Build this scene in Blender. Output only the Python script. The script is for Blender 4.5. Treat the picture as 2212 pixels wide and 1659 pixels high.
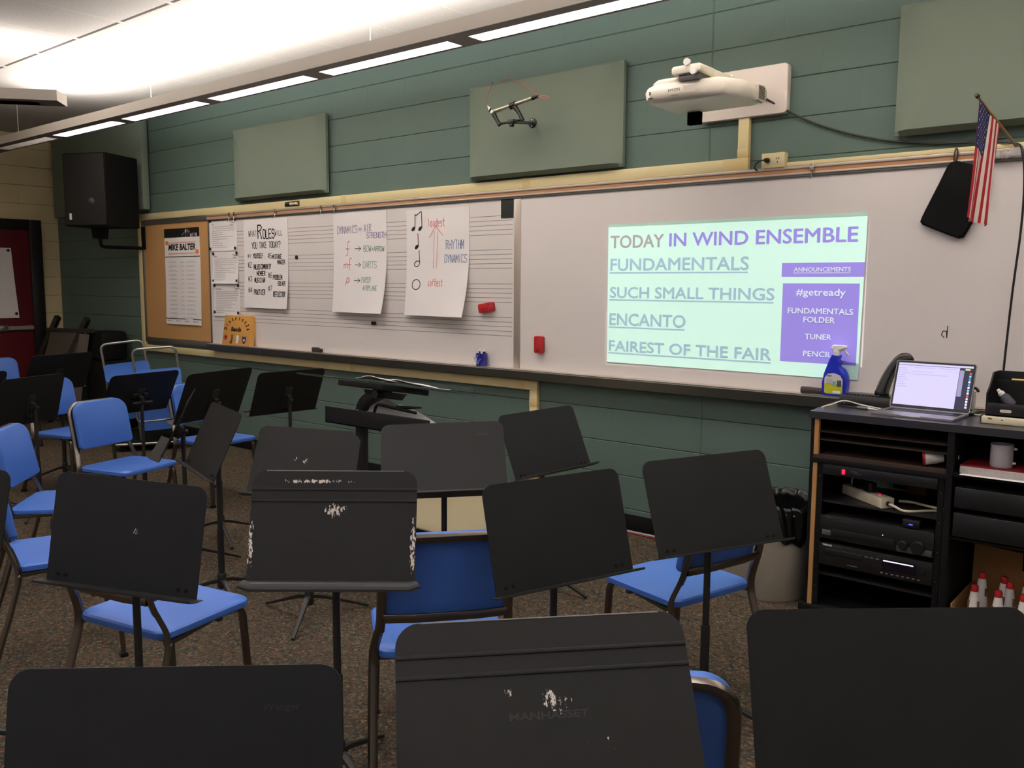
import bpy, bmesh, math, random
from mathutils import Vector, Matrix

# ------------------------------------------------------------------ camera, world, exposure
for o in list(bpy.data.objects):
    bpy.data.objects.remove(o)
SC = bpy.context.scene
COL = SC.collection
PI = math.pi
CAM = Vector((2.3554, -4.5315, 1.4992))
cd = bpy.data.cameras.new('camera')
cam = bpy.data.objects.new('camera', cd)
COL.objects.link(cam)
_y, _p, _r = -0.69399, -0.11228, 0.00567           # heading, pitch, roll of the photograph's camera
fw = Vector((math.sin(_y) * math.cos(_p), math.cos(_y) * math.cos(_p), math.sin(_p)))
rt = Vector((math.cos(_y), -math.sin(_y), 0))
up = rt.cross(fw)
rt, up = rt * math.cos(_r) + up * math.sin(_r), up * math.cos(_r) - rt * math.sin(_r)
cam.matrix_world = Matrix((rt, up, -fw)).transposed().to_4x4()
cam.location = CAM
cd.sensor_fit = 'HORIZONTAL'
cd.sensor_width = 36.0
cd.lens = 1900.4 / 2212 * 36.0
cd.clip_start = 0.02
SC.camera = cam
SC.view_settings.view_transform = 'Standard'
SC.view_settings.look = 'None'
SC.view_settings.gamma = 1.0
SC.view_settings.use_curve_mapping = False
SC.view_settings.exposure = 0.28
W = bpy.data.worlds.new('world')
SC.world = W
W.use_nodes = True
W.node_tree.nodes['Background'].inputs[0].default_value = (0.6, 0.6, 0.62, 1)
W.node_tree.nodes['Background'].inputs[1].default_value = 0.02
SC.cycles.max_bounces = 8
SC.cycles.transparent_max_bounces = 16

UP_POWER, DOWN_POWER, SLIDE_POWER = 16.0, 3.0, 2.3
WARM = (1.0, 0.96, 0.93)


def area(name, loc, size, power, color, up=False, rotz=0.0):
    l = bpy.data.lights.new(name, 'AREA')
    l.shape = 'RECTANGLE'
    l.size, l.size_y = size
    l.energy = power
    l.color = color
    o = bpy.data.objects.new(name, l)
    COL.objects.link(o)
    o.location = loc
    o.rotation_euler = (PI if up else 0, 0, rotz)
    return o


# ------------------------------------------------------------------ materials (all node based)
def lin(c):
    return tuple(((v / 255) / 12.92 if v / 255 <= 0.04045 else ((v / 255 + 0.055) / 1.055) ** 2.4) for v in c)


MATS = {}


def mat(name, rgb, rough=0.5, metal=0.0, spec=0.5, var=0.0, scale=30.0, bump=0.0, emit=None, es=1.0, alpha=None, coat=0.0):
    """principled material with a noise that varies its colour and surface a little"""
    if name in MATS:
        return MATS[name]
    m = bpy.data.materials.new(name)
    m.use_nodes = True
    nt = m.node_tree
    b = nt.nodes['Principled BSDF']
    c = lin(rgb)
    b.inputs['Base Color'].default_value = (*c, 1)
    b.inputs['Roughness'].default_value = rough
    b.inputs['Metallic'].default_value = metal
    b.inputs['Specular IOR Level'].default_value = spec
    b.inputs['Coat Weight'].default_value = coat
    if emit:
        b.inputs['Emission Color'].default_value = (*lin(emit), 1)
        b.inputs['Emission Strength'].default_value = es
        m.cycles.emission_sampling = 'NONE'
    if alpha is not None:
        b.inputs['Alpha'].default_value = alpha
    if var or bump:
        tc = nt.nodes.new('ShaderNodeTexCoord')
        n = nt.nodes.new('ShaderNodeTexNoise')
        n.inputs['Scale'].default_value = scale
        n.inputs['Detail'].default_value = 5
        nt.links.new(tc.outputs['Object'], n.inputs['Vector'])
        if var:
            mx = nt.nodes.new('ShaderNodeMix')
            mx.data_type = 'RGBA'
            mx.inputs[6].default_value = (*[v * (1 - var) for v in c], 1)
            mx.inputs[7].default_value = (*[min(1, v * (1 + var)) for v in c], 1)
            nt.links.new(n.outputs['Fac'], mx.inputs[0])
            nt.links.new(mx.outputs[2], b.inputs['Base Color'])
        if bump:
            bp = nt.nodes.new('ShaderNodeBump')
            bp.inputs['Strength'].default_value = bump
            bp.inputs['Distance'].default_value = 0.003
            nt.links.new(n.outputs['Fac'], bp.inputs['Height'])
            nt.links.new(bp.outputs['Normal'], b.inputs['Normal'])
    MATS[name] = m
    return m


class NT:
    """tiny helper for math node chains"""
    def __init__(s, m):
        s.t = m.node_tree

    def n(s, kind, **kw):
        x = s.t.nodes.new(kind)
        for k, v in kw.items():
            setattr(x, k, v)
        return x

    def put(s, v, sock):
        if hasattr(v, 'is_output'):
            s.t.links.new(v, sock)
        else:
            sock.default_value = v

    def m(s, op, a, b=None, c=None):
        x = s.n('ShaderNodeMath', operation=op)
        s.put(a, x.inputs[0])
        if b is not None:
            s.put(b, x.inputs[1])
        if c is not None:
            s.put(c, x.inputs[2])
        return x.outputs[0]

    def mix(s, f, a, b):
        x = s.n('ShaderNodeMix', data_type='RGBA')
        s.put(f, x.inputs[0])
        s.put(a if hasattr(a, 'is_output') else (*a, 1), x.inputs[6])
        s.put(b if hasattr(b, 'is_output') else (*b, 1), x.inputs[7])
        return x.outputs[2]

    def noise(s, vec, scale, detail=4, rough=0.5):
        x = s.n('ShaderNodeTexNoise')
        x.inputs['Scale'].default_value = scale
        x.inputs['Detail'].default_value = detail
        x.inputs['Roughness'].default_value = rough
        s.t.links.new(vec, x.inputs['Vector'])
        return x.outputs['Fac']

    def bump(s, h, strength, dist, bsdf):
        x = s.n('ShaderNodeBump')
        x.inputs['Strength'].default_value = strength
        x.inputs['Distance'].default_value = dist
        s.t.links.new(h, x.inputs['Height'])
        s.t.links.new(x.outputs['Normal'], bsdf.inputs['Normal'])


def newmat(name, rough=0.6, spec=0.4):
    m = bpy.data.materials.new(name)
    m.use_nodes = True
    b = m.node_tree.nodes['Principled BSDF']
    b.inputs['Roughness'].default_value = rough
    b.inputs['Specular IOR Level'].default_value = spec
    MATS[name] = m
    return m, b, NT(m)


def block_wall(name, rgb, axis, vfac, joint):
    """painted concrete block: 0.2032 courses, 0.4064 blocks, tooled joints as relief"""
    m, b, N = newmat(name, 0.55, 0.35)
    g = N.n('ShaderNodeNewGeometry')
    s = N.n('ShaderNodeSeparateXYZ')
    N.t.links.new(g.outputs['Position'], s.inputs[0])
    u = s.outputs[axis]
    z = s.outputs[2]
    zz = N.m('DIVIDE', N.m('SUBTRACT', z, 0.132), 0.2032)
    dz = N.m('ABSOLUTE', N.m('SUBTRACT', N.m('FRACT', N.m('ADD', zz, 20.5)), 0.5))       # 0 on a bed joint
    row = N.m('FLOOR', N.m('ADD', zz, 20.0))
    odd = N.m('MODULO', row, 2.0)
    uu = N.m('ADD', N.m('DIVIDE', u, 0.4064), N.m('MULTIPLY', N.m('SUBTRACT', 1.0, odd), 0.5))
    du = N.m('ABSOLUTE', N.m('SUBTRACT', N.m('FRACT', N.m('ADD', uu, 100.5)), 0.5))
    wob = N.noise(g.outputs['Position'], 9.0, 3)
    jz = N.m('SUBTRACT', 1.0, N.m('SMOOTH_MIN', N.m('DIVIDE', dz, 0.022), 1.0, 0.25))
    ju = N.m('MULTIPLY', N.m('SUBTRACT', 1.0, N.m('SMOOTH_MIN', N.m('DIVIDE', du, 0.011), 1.0, 0.25)), N.m('MULTIPLY', wob, vfac))
    j = N.m('MAXIMUM', jz, ju)
    if joint:
        cj = N.m('SUBTRACT', 1.0, N.m('SMOOTH_MIN', N.m('DIVIDE', N.m('ABSOLUTE', u), 0.006), 1.0, 0.25))
        j = N.m('MAXIMUM', j, cj)
    fine = N.noise(g.outputs['Position'], 140.0, 6, 0.6)
    h = N.m('ADD', N.m('MULTIPLY', j, -1.0), N.m('MULTIPLY', fine, 0.22))
    N.bump(h, 0.9, 0.006, b)
    c = lin(rgb)
    big = N.noise(g.outputs['Position'], 1.7, 3)
    base = N.mix(big, [v * 0.93 for v in c], [v * 1.07 for v in c])
    joint_tone = N.mix(N.m('MULTIPLY', jz, N.m('MULTIPLY', wob, 0.75)), base, [v * 0.55 for v in c])   # bed joints patchily darker
    N.t.links.new(joint_tone, b.inputs['Base Color'])
    return m


M_GREEN = block_wall('green_painted_block', (96, 117, 108), 0, 0.35, True)
M_PALE = block_wall('pale_painted_block', (200, 198, 192), 1, 0.7, False)
M_CREAM = block_wall('cream_painted_block', (232, 214, 168), 1, 0.7, False)

# carpet: fine multicolour loop pile
m, b, N = newmat('speckled_carpet', 0.95, 0.1)
g = N.n('ShaderNodeNewGeometry')
pos = g.outputs['Position']
v = N.n('ShaderNodeTexVoronoi')
v.inputs['Scale'].default_value = 105.0
N.t.links.new(pos, v.inputs['Vector'])
sc = N.n('ShaderNodeSeparateXYZ')
N.t.links.new(v.outputs['Color'], sc.inputs[0])
cr = N.n('ShaderNodeValToRGB')
cr.color_ramp.interpolation = 'CONSTANT'
stops = [(0, (56, 50, 44)), (0.2, (88, 76, 62)), (0.38, (70, 72, 60)), (0.52, (104, 90, 72)), (0.66, (98, 66, 52)), (0.76, (60, 72, 72)), (0.86, (126, 108, 84)), (0.95, (64, 84, 66))]
el = cr.color_ramp.elements
while len(el) < len(stops):
    el.new(0.5)
for e, (p_, c_) in zip(el, stops):
    e.position = p_
    e.color = (*lin(c_), 1)
N.t.links.new(sc.outputs[0], cr.inputs[0])
blot = N.noise(pos, 7.0, 3)
bl = N.n('ShaderNodeMapRange')
bl.inputs[1].default_value, bl.inputs[2].default_value = 0.3, 0.7
bl.inputs[3].default_value, bl.inputs[4].default_value = 0.0, 0.55
N.t.links.new(blot, bl.inputs[0])
col = N.mix(bl.outputs[0], cr.outputs[0], lin((84, 70, 58)))
N.t.links.new(col, b.inputs['Base Color'])
N.bump(N.m('MULTIPLY', v.outputs['Distance'], -1.0), 0.7, 0.006, b)
M_CARPET = m

# ceiling: fissured 2x4 ft tiles, dark reveal lines along the room, thin cross joints
m, b, N = newmat('acoustic_ceiling_tile', 0.9, 0.1)
g = N.n('ShaderNodeNewGeometry')
pos = g.outputs['Position']
s = N.n('ShaderNodeSeparateXYZ')
N.t.links.new(pos, s.inputs[0])
dy = N.m('MULTIPLY', N.m('ABSOLUTE', N.m('SUBTRACT', N.m('FRACT', N.m('ADD', N.m('DIVIDE', N.m('ADD', s.outputs[1], 0.495), 1.195), 50.5)), 0.5)), 1.195)
dx = N.m('MULTIPLY', N.m('ABSOLUTE', N.m('SUBTRACT', N.m('FRACT', N.m('ADD', N.m('DIVIDE', N.m('ADD', s.outputs[0], 0.215), 0.605), 50.5)), 0.5)), 0.605)
ly = N.m('LESS_THAN', dy, 0.012)
lx = N.m('LESS_THAN', dx, 0.006)
crumb = N.noise(pos, 70.0, 6, 0.7)
cc = lin((205, 198, 190))
base = N.mix(crumb, [v_ * 0.78 for v_ in cc], [v_ * 1.12 for v_ in cc])
base = N.mix(lx, base, [v_ * 1.1 for v_ in cc])
base = N.mix(N.m('MULTIPLY', N.m('MULTIPLY', ly, N.m('LESS_THAN', s.outputs[1], -1.0)), N.m('GREATER_THAN', dx, 0.02)), base, lin((96, 88, 84)))
N.t.links.new(base, b.inputs['Base Color'])
hh = N.m('SUBTRACT', N.m('MULTIPLY', crumb, 0.35), N.m('ADD', N.m('MULTIPLY', ly, 1.0), N.m('MULTIPLY', lx, 0.4)))
N.bump(hh, 0.6, 0.01, b)
M_CEIL = m


def worn_black(name, rgb, chips, seed):
    """powder coated steel; chips = list of (x, z, radius, density) bare spots in the desk's own coordinates"""
    m, b, N = newmat(name, 0.55, 0.3)
    tc = N.n('ShaderNodeTexCoord')
    pos = tc.outputs['Object']
    fine = N.noise(pos, 260.0, 4)
    soft = N.noise(pos, 8.0, 3)
    c = lin(rgb)
    col = N.mix(soft, [v * 0.85 for v in c], [v * 1.15 for v in c])
    if chips:
        s = N.n('ShaderNodeSeparateXYZ')
        N.t.links.new(pos, s.inputs[0])
        mp = N.n('ShaderNodeMapping')
        mp.inputs['Location'].default_value = (seed, seed * 0.37, 0)
        mp.inputs['Scale'].default_value = (1.0, 1.0, 0.45)
        N.t.links.new(pos, mp.inputs['Vector'])
        spot = N.noise(mp.outputs[0], 190.0, 5, 0.65)
        spot2 = N.noise(mp.outputs[0], 60.0, 5, 0.7)
        for (x, z, rx, rz, dens) in chips:
            d = N.m('ADD', N.m('POWER', N.m('DIVIDE', N.m('SUBTRACT', s.outputs[0], x), rx), 2.0), N.m('POWER', N.m('DIVIDE', N.m('SUBTRACT', s.outputs[2], z), rz), 2.0))
            fall = N.m('EXPONENT', N.m('MULTIPLY', d, -1.0))
            f = N.m('GREATER_THAN', N.m('MULTIPLY', fall, N.m('MULTIPLY', spot, N.m('ADD', spot2, 0.35))), dens)
            col = N.mix(f, col, lin((214, 202, 192)))
    N.t.links.new(col, b.inputs['Base Color'])
    N.bump(fine, 0.12, 0.001, b)
    return m


BLACK = mat('black_powder_coat', (34, 33, 32), 0.45, var=0.1, scale=60, bump=0.05)
BLACKPLASTIC = mat('black_plastic', (24, 24, 25), 0.4, var=0.08)
DULLBLACK = mat('dull_black', (14, 14, 15), 0.75, spec=0.25, var=0.1)
CHROME = mat('dark_chrome_tube', (120, 112, 104), 0.3, metal=1.0, var=0.06, scale=12)
BRIGHT = mat('bright_chrome', (200, 195, 186), 0.18, metal=1.0, var=0.03)
BLUE = mat('blue_moulded_plastic', (68, 114, 200), 0.42, spec=0.5, var=0.06, scale=220, bump=0.12)
ALU = mat('satin_aluminium_frame', (120, 120, 116), 0.4, metal=0.7, var=0.05)
ALULIGHT = mat('pale_aluminium', (196, 184, 172), 0.35, metal=0.5, var=0.04)
CORKSTRIP = mat('tan_cork_strip', (186, 140, 104), 0.85, spec=0.1, var=0.12, scale=200)
CORK = mat('tan_fabric_tackboard', (196, 150, 98), 0.9, spec=0.1, var=0.06, scale=300, bump=0.15)
BOARD = mat('whiteboard_enamel', (226, 220, 216), 0.32, spec=0.45, var=0.01, scale=2)
RACEWAY = mat('cream_raceway', (226, 210, 158), 0.5, var=0.03, scale=3)
FABRIC = mat('sage_acoustic_fabric', (126, 138, 124), 0.95, spec=0.1, var=0.07, scale=380, bump=0.25)
PAPER = mat('white_paper', (238, 234, 232), 0.8, spec=0.2, var=0.015, scale=4)
PROJ = mat('white_projector_plastic', (232, 224, 206), 0.35, var=0.02)
PLATEW = mat('white_wall_plate', (236, 224, 214), 0.35, var=0.02)
RED = mat('red_eraser_foam', (196, 38, 46), 0.6, var=0.05)
DKRED = mat('dark_red_cap', (176, 26, 34), 0.45, var=0.05)
WHITE = mat('white_plastic', (232, 230, 224), 0.4, var=0.02)
CREAMW = mat('cream_plastic', (224, 214, 186), 0.45, var=0.02)
BOTTLEBLUE = mat('blue_bottle_plastic', (26, 44, 196), 0.35, var=0.04)
YELLOW = mat('yellow_label', (200, 200, 40), 0.5, var=0.03)
GREYINK = mat('grey_print', (150, 146, 146), 0.8)
INK = mat('black_marker_ink', (22, 20, 22), 0.7)
WOOD = mat('varnished_pine', (222, 164, 84), 0.4, var=0.12, scale=18)
PLY = mat('raw_plywood_edge', (190, 142, 84), 0.7, var=0.12, scale=60)
CARD = mat('brown_cardboard', (176, 132, 88), 0.85, spec=0.15, var=0.06, scale=25)
MARN = mat('maroon_door_paint', (104, 26, 34), 0.45, var=0.05, scale=4)
DOORBLK = mat('black_door_frame_paint', (24, 23, 22), 0.45, var=0.08)
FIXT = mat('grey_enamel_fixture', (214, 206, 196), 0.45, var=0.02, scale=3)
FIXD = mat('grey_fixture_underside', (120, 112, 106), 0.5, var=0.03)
LOUV = mat('specular_louvre', (235, 230, 235), 0.25, metal=0.35, var=0.02)
GREYRUB = mat('grey_bin_plastic', (150, 142, 130), 0.55, var=0.04)
BAG = mat('black_bin_bag', (16, 16, 17), 0.22, var=0.1)
LAM = mat('black_laminate', (52, 52, 56), 0.28, spec=0.5, var=0.08, scale=40)
BROWNSH = mat('dark_brown_shelf', (58, 42, 32), 0.6, var=0.1)
STEELG = mat('space_grey_aluminium', (150, 148, 150), 0.4, metal=0.6, var=0.02)
BEIGECARPET = mat('beige_platform_carpet', (176, 164, 134), 0.95, spec=0.1, var=0.12, scale=260, bump=0.4)
GLASSY = mat('smoked_acrylic', (70, 84, 78), 0.08, spec=0.6, alpha=0.35)
CLEAR = mat('clear_plastic', (225, 225, 225), 0.1, spec=0.6, alpha=0.45)
LEDRED = mat('red_led', (255, 30, 60), 0.4, emit=(255, 30, 70), es=1.2)
LEDBLUE = mat('blue_led', (60, 60, 255), 0.4, emit=(70, 70, 255), es=2.0)
LEDWHITE = mat('white_led', (255, 255, 255), 0.4, emit=(220, 220, 255), es=1.0)

# ------------------------------------------------------------------ mesh builder
SETTING = {}
INV = {}


def uvec(a, b):
    return (Vector(b) - Vector(a)).normalized()


class MB:
    """collects shapes and links them as ONE mesh object"""
    def __init__(s):
        s.v, s.f, s.mi, s.mats = [], [], [], []

    def slot(s, m):
        if m not in s.mats:
            s.mats.append(m)
        return s.mats.index(m)

    def add(s, vs, fs, m, T=None):
        k = s.slot(m)
        o = len(s.v)
        s.v += [(T @ Vector(p)) if T else Vector(p) for p in vs]
        s.f += [tuple(i + o for i in f) for f in fs]
        s.mi += [k] * len(fs)
        return s

    def bm(s, bm, m, T=None):
        bm.verts.ensure_lookup_table()
        for i, v in enumerate(bm.verts):
            v.index = i
        s.add([v.co.copy() for v in bm.verts], [[v.index for v in f.verts] for f in bm.faces], m, T)
        bm.free()
        return s

    def box(s, lo, hi, m, bev=0.0, seg=2, T=None):
        bm = bmesh.new()
        bmesh.ops.create_cube(bm, size=1)
        for v in bm.verts:
            v.co = Vector([lo[i] + (v.co[i] + 0.5) * (hi[i] - lo[i]) for i in range(3)])
        if bev:
            bmesh.ops.bevel(bm, geom=bm.edges[:], offset=bev, segments=seg, profile=0.5, affect='EDGES')
        return s.bm(bm, m, T)

    def quadbox(s, a, b, c, d, th, m):
        """slab on the quad a b c d, thickened by th along its normal (both ways)"""
        a, b, c, d = map(Vector, (a, b, c, d))
        n = (b - a).cross(d - a).normalized() * (th / 2)
        P = [a + n, b + n, c + n, d + n, a - n, b - n, c - n, d - n]
        return s.add(P, [(0, 1, 2, 3), (7, 6, 5, 4), (0, 4, 5, 1), (1, 5, 6, 2), (2, 6, 7, 3), (3, 7, 4, 0)], m)

    def prism(s, pts, y0, y1, m, T=None, bev=0.0, seg=2):
        """outline pts (x, z) extruded from y0 to y1"""
        bm = bmesh.new()
        lo = [bm.verts.new((x, y0, z)) for x, z in pts]
        f = bm.faces.new(lo)
        r = bmesh.ops.extrude_face_region(bm, geom=[f])
        for v in r['geom']:
            if isinstance(v, bmesh.types.BMVert):
                v.co.y = y1
        bmesh.ops.recalc_face_normals(bm, faces=bm.faces[:])
        if bev:
            ed = [e for e in bm.edges if abs(e.verts[0].co.y - e.verts[1].co.y) < 1e-7]
            bmesh.ops.bevel(bm, geom=ed, offset=bev, segments=seg, profile=0.5, affect='EDGES')
        return s.bm(bm, m, T)

    def tube(s, pts, r, m, n=10, cap=True, T=None, flat=None):
        """round (or flat bar: flat=(a, b) half sizes) swept along a polyline; r may be a list"""
        P = [Vector(p) for p in pts]
        rs = r if isinstance(r, (list, tuple)) else [r] * len(P)
        vs, fs = [], []
        ref = None
        for i, p in enumerate(P):
            t = (uvec(P[i - 1], p) if i else Vector((0, 0, 0))) + (uvec(p, P[i + 1]) if i < len(P) - 1 else Vector((0, 0, 0)))
            if t.length < 1e-6:
                t = uvec(P[i - 1], p)
            t.normalize()
            if ref is None:
                ref = t.cross(Vector((0, 0, 1)))
                if ref.length < 0.05:
                    ref = t.cross(Vector((0, 1, 0)))
            a = (ref - t * ref.dot(t)).normalized()
            ref = a
            b = t.cross(a)
            for k in range(n):
                th = 2 * PI * k / n
                if flat:
                    ca, sa = math.cos(th), math.sin(th)
                    q = 0.35
                    vs.append(p + a * flat[0] * rs[i] * math.copysign(abs(ca) ** q, ca) + b * flat[1] * rs[i] * math.copysign(abs(sa) ** q, sa))
                else:
                    vs.append(p + (a * math.cos(th) + b * math.sin(th)) * rs[i])
        for i in range(len(P) - 1):
            for k in range(n):
                k2 = (k + 1) % n
                fs.append((i * n + k, i * n + k2, (i + 1) * n + k2, (i + 1) * n + k))
        if cap:
            fs.append(tuple(range(n - 1, -1, -1)))
            fs.append(tuple((len(P) - 1) * n + k for k in range(n)))
        return s.add(vs, fs, m, T)

    def lathe(s, prof, m, n=24, T=None, cap=True):
        """profile (r, z) turned about z"""
        vs, fs = [], []
        for r, z in prof:
            for k in range(n):
                a = 2 * PI * k / n
                vs.append((r * math.cos(a), r * math.sin(a), z))
        for i in range(len(prof) - 1):
            for k in range(n):
                k2 = (k + 1) % n
                fs.append((i * n + k, i * n + k2, (i + 1) * n + k2, (i + 1) * n + k))
        if cap:
            fs.append(tuple(range(n - 1, -1, -1)))
            fs.append(tuple((len(prof) - 1) * n + k for k in range(n)))
        return s.add(vs, fs, m, T)

    def grid(s, fn, nu, nv, m, th=0.0, matfn=None):
        """surface fn(u, v); with th it gets thickness along its local normal"""
        P = [[Vector(fn(i / nu, j / nv)) for j in range(nv + 1)] for i in range(nu + 1)]
        flat = [p for row in P for p in row]
        idx = lambda i, j: i * (nv + 1) + j
        if not th:
            for i in range(nu):
                for j in range(nv):
                    pass
            s.add(flat, [(idx(i, j), idx(i + 1, j), idx(i + 1, j + 1), idx(i, j + 1)) for i in range(nu) for j in range(nv)], m)
            return s
        back = []
        for i in range(nu + 1):
            for j in range(nv + 1):
                du = P[min(i + 1, nu)][j] - P[max(i - 1, 0)][j]
                dv = P[i][min(j + 1, nv)] - P[i][max(j - 1, 0)]
                back.append(P[i][j] - du.cross(dv).normalized() * th)
        o = len(flat)
        for i in range(nu):
            for j in range(nv):
                mm = matfn(i, j) if matfn else m
                q = (idx(i, j), idx(i + 1, j), idx(i + 1, j + 1), idx(i, j + 1))
                s.add([flat[k] for k in q], [(0, 1, 2, 3)], mm)
                s.add([back[k] for k in q], [(3, 2, 1, 0)], mm)
        vs = flat + back
        ring = [idx(i, 0) for i in range(nu + 1)] + [idx(nu, j) for j in range(1, nv + 1)] + [idx(i, nv) for i in range(nu - 1, -1, -1)] + [idx(0, j) for j in range(nv - 1, 0, -1)]
        s.add(vs, [(ring[k], o + ring[k], o + ring[(k + 1) % len(ring)], ring[(k + 1) % len(ring)]) for k in range(len(ring))], m)
        return s

    def flat(s, pts, m, fn):
        """one flat polygon of 2-D points mapped through fn"""
        return s.add([fn(x, z) for x, z in pts], [tuple(range(len(pts)))], m)

    def rect(s, x0, z0, x1, z1, m, fn):
        return s.flat([(x0, z0), (x1, z0), (x1, z1), (x0, z1)], m, fn)

    def text(s, body, h, x, z, m, fn, bold=0.0, align='LEFT', width=None, shear=0.0):
        """lettering with cap height h, baseline start (x, z), mapped through fn"""
        vs, fs = text_mesh(body, bold, shear)
        k = h / CAP
        xs = [p[0] for p in vs] or [0]
        x0, x1 = min(xs), max(xs)
        kx = (width / (x1 - x0)) if width else k
        off = {'LEFT': -x0, 'CENTER': -(x0 + x1) / 2, 'RIGHT': -x1}[align]
        return s.add([fn(x + (p[0] + off) * kx, z + p[1] * k) for p in vs], fs, m)

    def strokes(s, body, h, x, z, m, fn, w=0.006, adv=0.82, slope=0.0, wob=0.06, width=None):
        """hand lettering: every letter drawn as pen strokes"""
        rnd = random.Random(body + str(x))
        n = max(1, len(body))
        u = h / 6
        sx = u * adv * 1.05
        step = (width / n) if width else sx * 5.1
        if width:
            sx = step / 5.1
        for i, ch in enumerate(body):
            low = ch.islower()
            for st in GLYPH.get(ch, '').split('/'):
                P = []
                for k in range(0, len(st) - 1, 2):
                    gx, gz = int(st[k]) + rnd.uniform(-wob, wob) * 3, int(st[k + 1]) + rnd.uniform(-wob, wob) * 3
                    P.append((x + i * step + gx * sx, z + gz * u + slope * i * step))
                s.line(P, w, m, fn)
        return s

    def line(s, P, w, m, fn):
        for (ax, az), (bx, bz) in zip(P[:-1], P[1:]):
            d = math.hypot(bx - ax, bz - az) or 1e-6
            ux, uz = (bx - ax) / d * w / 2, (bz - az) / d * w / 2
            ax, az, bx2, bz2 = ax - ux * 0.6, az - uz * 0.6, bx + ux * 0.6, bz + uz * 0.6
            s.flat([(ax - uz, az + ux), (ax + uz, az - ux), (bx2 + uz, bz2 - ux), (bx2 - uz, bz2 + ux)], m, fn)
        return s

    def build(s, name, parent=None, origin=None, smooth=40, local=False):
        me = bpy.data.meshes.new(name)
        if parent is not None and not local:
            inv = INV[parent]
        elif origin is not None and not local:
            inv = Matrix.Translation(Vector(origin)).inverted()
        else:
            inv = Matrix.Identity(4)
        me.from_pydata([tuple(inv @ p) for p in s.v], [], s.f)
        for m in s.mats:
            me.materials.append(m)
        me.polygons.foreach_set('material_index', s.mi)
        me.polygons.foreach_set('use_smooth', [True] * len(s.f))
        me.update()
        me.set_sharp_from_angle(angle=math.radians(smooth))
        o = bpy.data.objects.new(name, me)
        COL.objects.link(o)
        if parent is not None:
            o.parent = parent
            INV[o] = inv
        else:
            if origin is not None:
                o.location = origin
            INV[o] = inv
        return o


CAP = 1.0
_TXT = {}


def text_curve(body, bold=0.0, shear=0.0):
    c = bpy.data.curves.new('lettering', 'FONT')
    c.body = body
    c.size = 1.0
    c.offset = bold
    c.shear = shear
    c.dimensions = '2D'
    c.fill_mode = 'FRONT'
    c.resolution_u = 3
    return bpy.data.objects.new('lettering', c)


def text_mesh(body, bold=0.0, shear=0.0):
    key = (body, bold, shear)
    if key not in _TXT:
        o = text_curve(body, bold, shear)
        me = bpy.data.meshes.new_from_object(o)
        _TXT[key] = ([(v.co.x, v.co.y) for v in me.vertices], [tuple(p.vertices) for p in me.polygons])
        bpy.data.meshes.remove(me)
        cu = o.data
        bpy.data.objects.remove(o)
        bpy.data.curves.remove(cu)
    return _TXT[key]


CAP = max(p[1] for p in text_mesh('H')[0])

GLYPH = {'A': '002640/1232', 'B': '0006/0636453403/0333423000', 'C': '4526160501102041', 'D': '0006/062645412000', 'E': '46060040/0333', 'F': '460600/0333',
         'G': '45261605011020414323', 'H': '0006/4046/0343', 'I': '2026', 'J': '3631201001', 'K': '0006/460340', 'L': '060040', 'M': '0006224640', 'N': '00064046',
         'O': '160501103041453616', 'P': '0006/0636453403', 'R': '0006/0636453403/2340', 'S': '453616050413334241301001', 'T': '0646/2026', 'U': '060110304146',
         'V': '062046', 'W': '0610243046', 'Y': '0623/462320', '?': '05163645442322/2120', '#': '1016/3036/0242/0444', '1': '152620', '2': '05163645440040',
         '3': '0646234341301001', '4': '30360242', '5': '460603334241301001', '6': '36150110304142331302', '7': '064610', '=': '0242/0444', '+': '2125/0343',
         'l': '1610', 'o': '140301102031332414', 'u': '0401102031/3430', 'd': '332414030110203136/3630', 'e': '023233241403011030', 's': '342414031222312000', 't': '16112030/0434',
         'f': '36261510/0434', 'm': '0004/031424/2420/24344440', 'p': '0400/04243302/0', ' ': ''}


# ------------------------------------------------------------------ things, parts, labels
def tag(o, label, cat, group=None):
    o['label'] = label
    o['category'] = cat
    if group:
        o['group'] = group
    return o


def thing(name, loc, label, cat, group=None, rotz=0.0):
    o = bpy.data.objects.new(name, None)
    o.empty_display_size = 0.1
    COL.objects.link(o)
    o.location = loc
    o.rotation_euler = (0, 0, rotz)
    INV[o] = (Matrix.Translation(Vector(loc)) @ Matrix.Rotation(rotz, 4, 'Z')).inverted()
    return tag(o, label, cat, group)


def struct(o):
    o['kind'] = 'structure'
    return o


def wall_fn(y):
    return lambda x, z: Vector((x, y, z))


def rrect(x0, z0, x1, z1, r, n=5, corners=(1, 1, 1, 1)):
    """rounded rectangle outline, corners = bottom-left, bottom-right, top-right, top-left"""
    P = []
    for (cx, cz, a0, on) in ((x0, z0, PI, corners[0]), (x1, z0, 1.5 * PI, corners[1]), (x1, z1, 0, corners[2]), (x0, z1, 0.5 * PI, corners[3])):
        rr = r * on
        if rr <= 0:
            P.append((cx, cz))
            continue
        ox = cx + (rr if cx == x0 else -rr)
        oz = cz + (rr if cz == z0 else -rr)
        for k in range(n + 1):
            a = a0 + PI / 2 * k / n
            P.append((ox + rr * math.cos(a), oz + rr * math.sin(a)))
    return P


def fillet(pts, r, n=5):
    """round the inner corners of a 3-D polyline"""
    P = [Vector(p) for p in pts]
    out = [P[0]]
    for i in range(1, len(P) - 1):
        a, b, c = P[i - 1], P[i], P[i + 1]
        d = min(r, (a - b).length * 0.49, (c - b).length * 0.49)
        p0, p1 = b + uvec(b, a) * d, b + uvec(b, c) * d
        for k in range(n + 1):
            t = k / n
            out.append(p0 * (1 - t) ** 2 + b * 2 * t * (1 - t) + p1 * t * t)
    out.append(P[-1])
    return out


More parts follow.
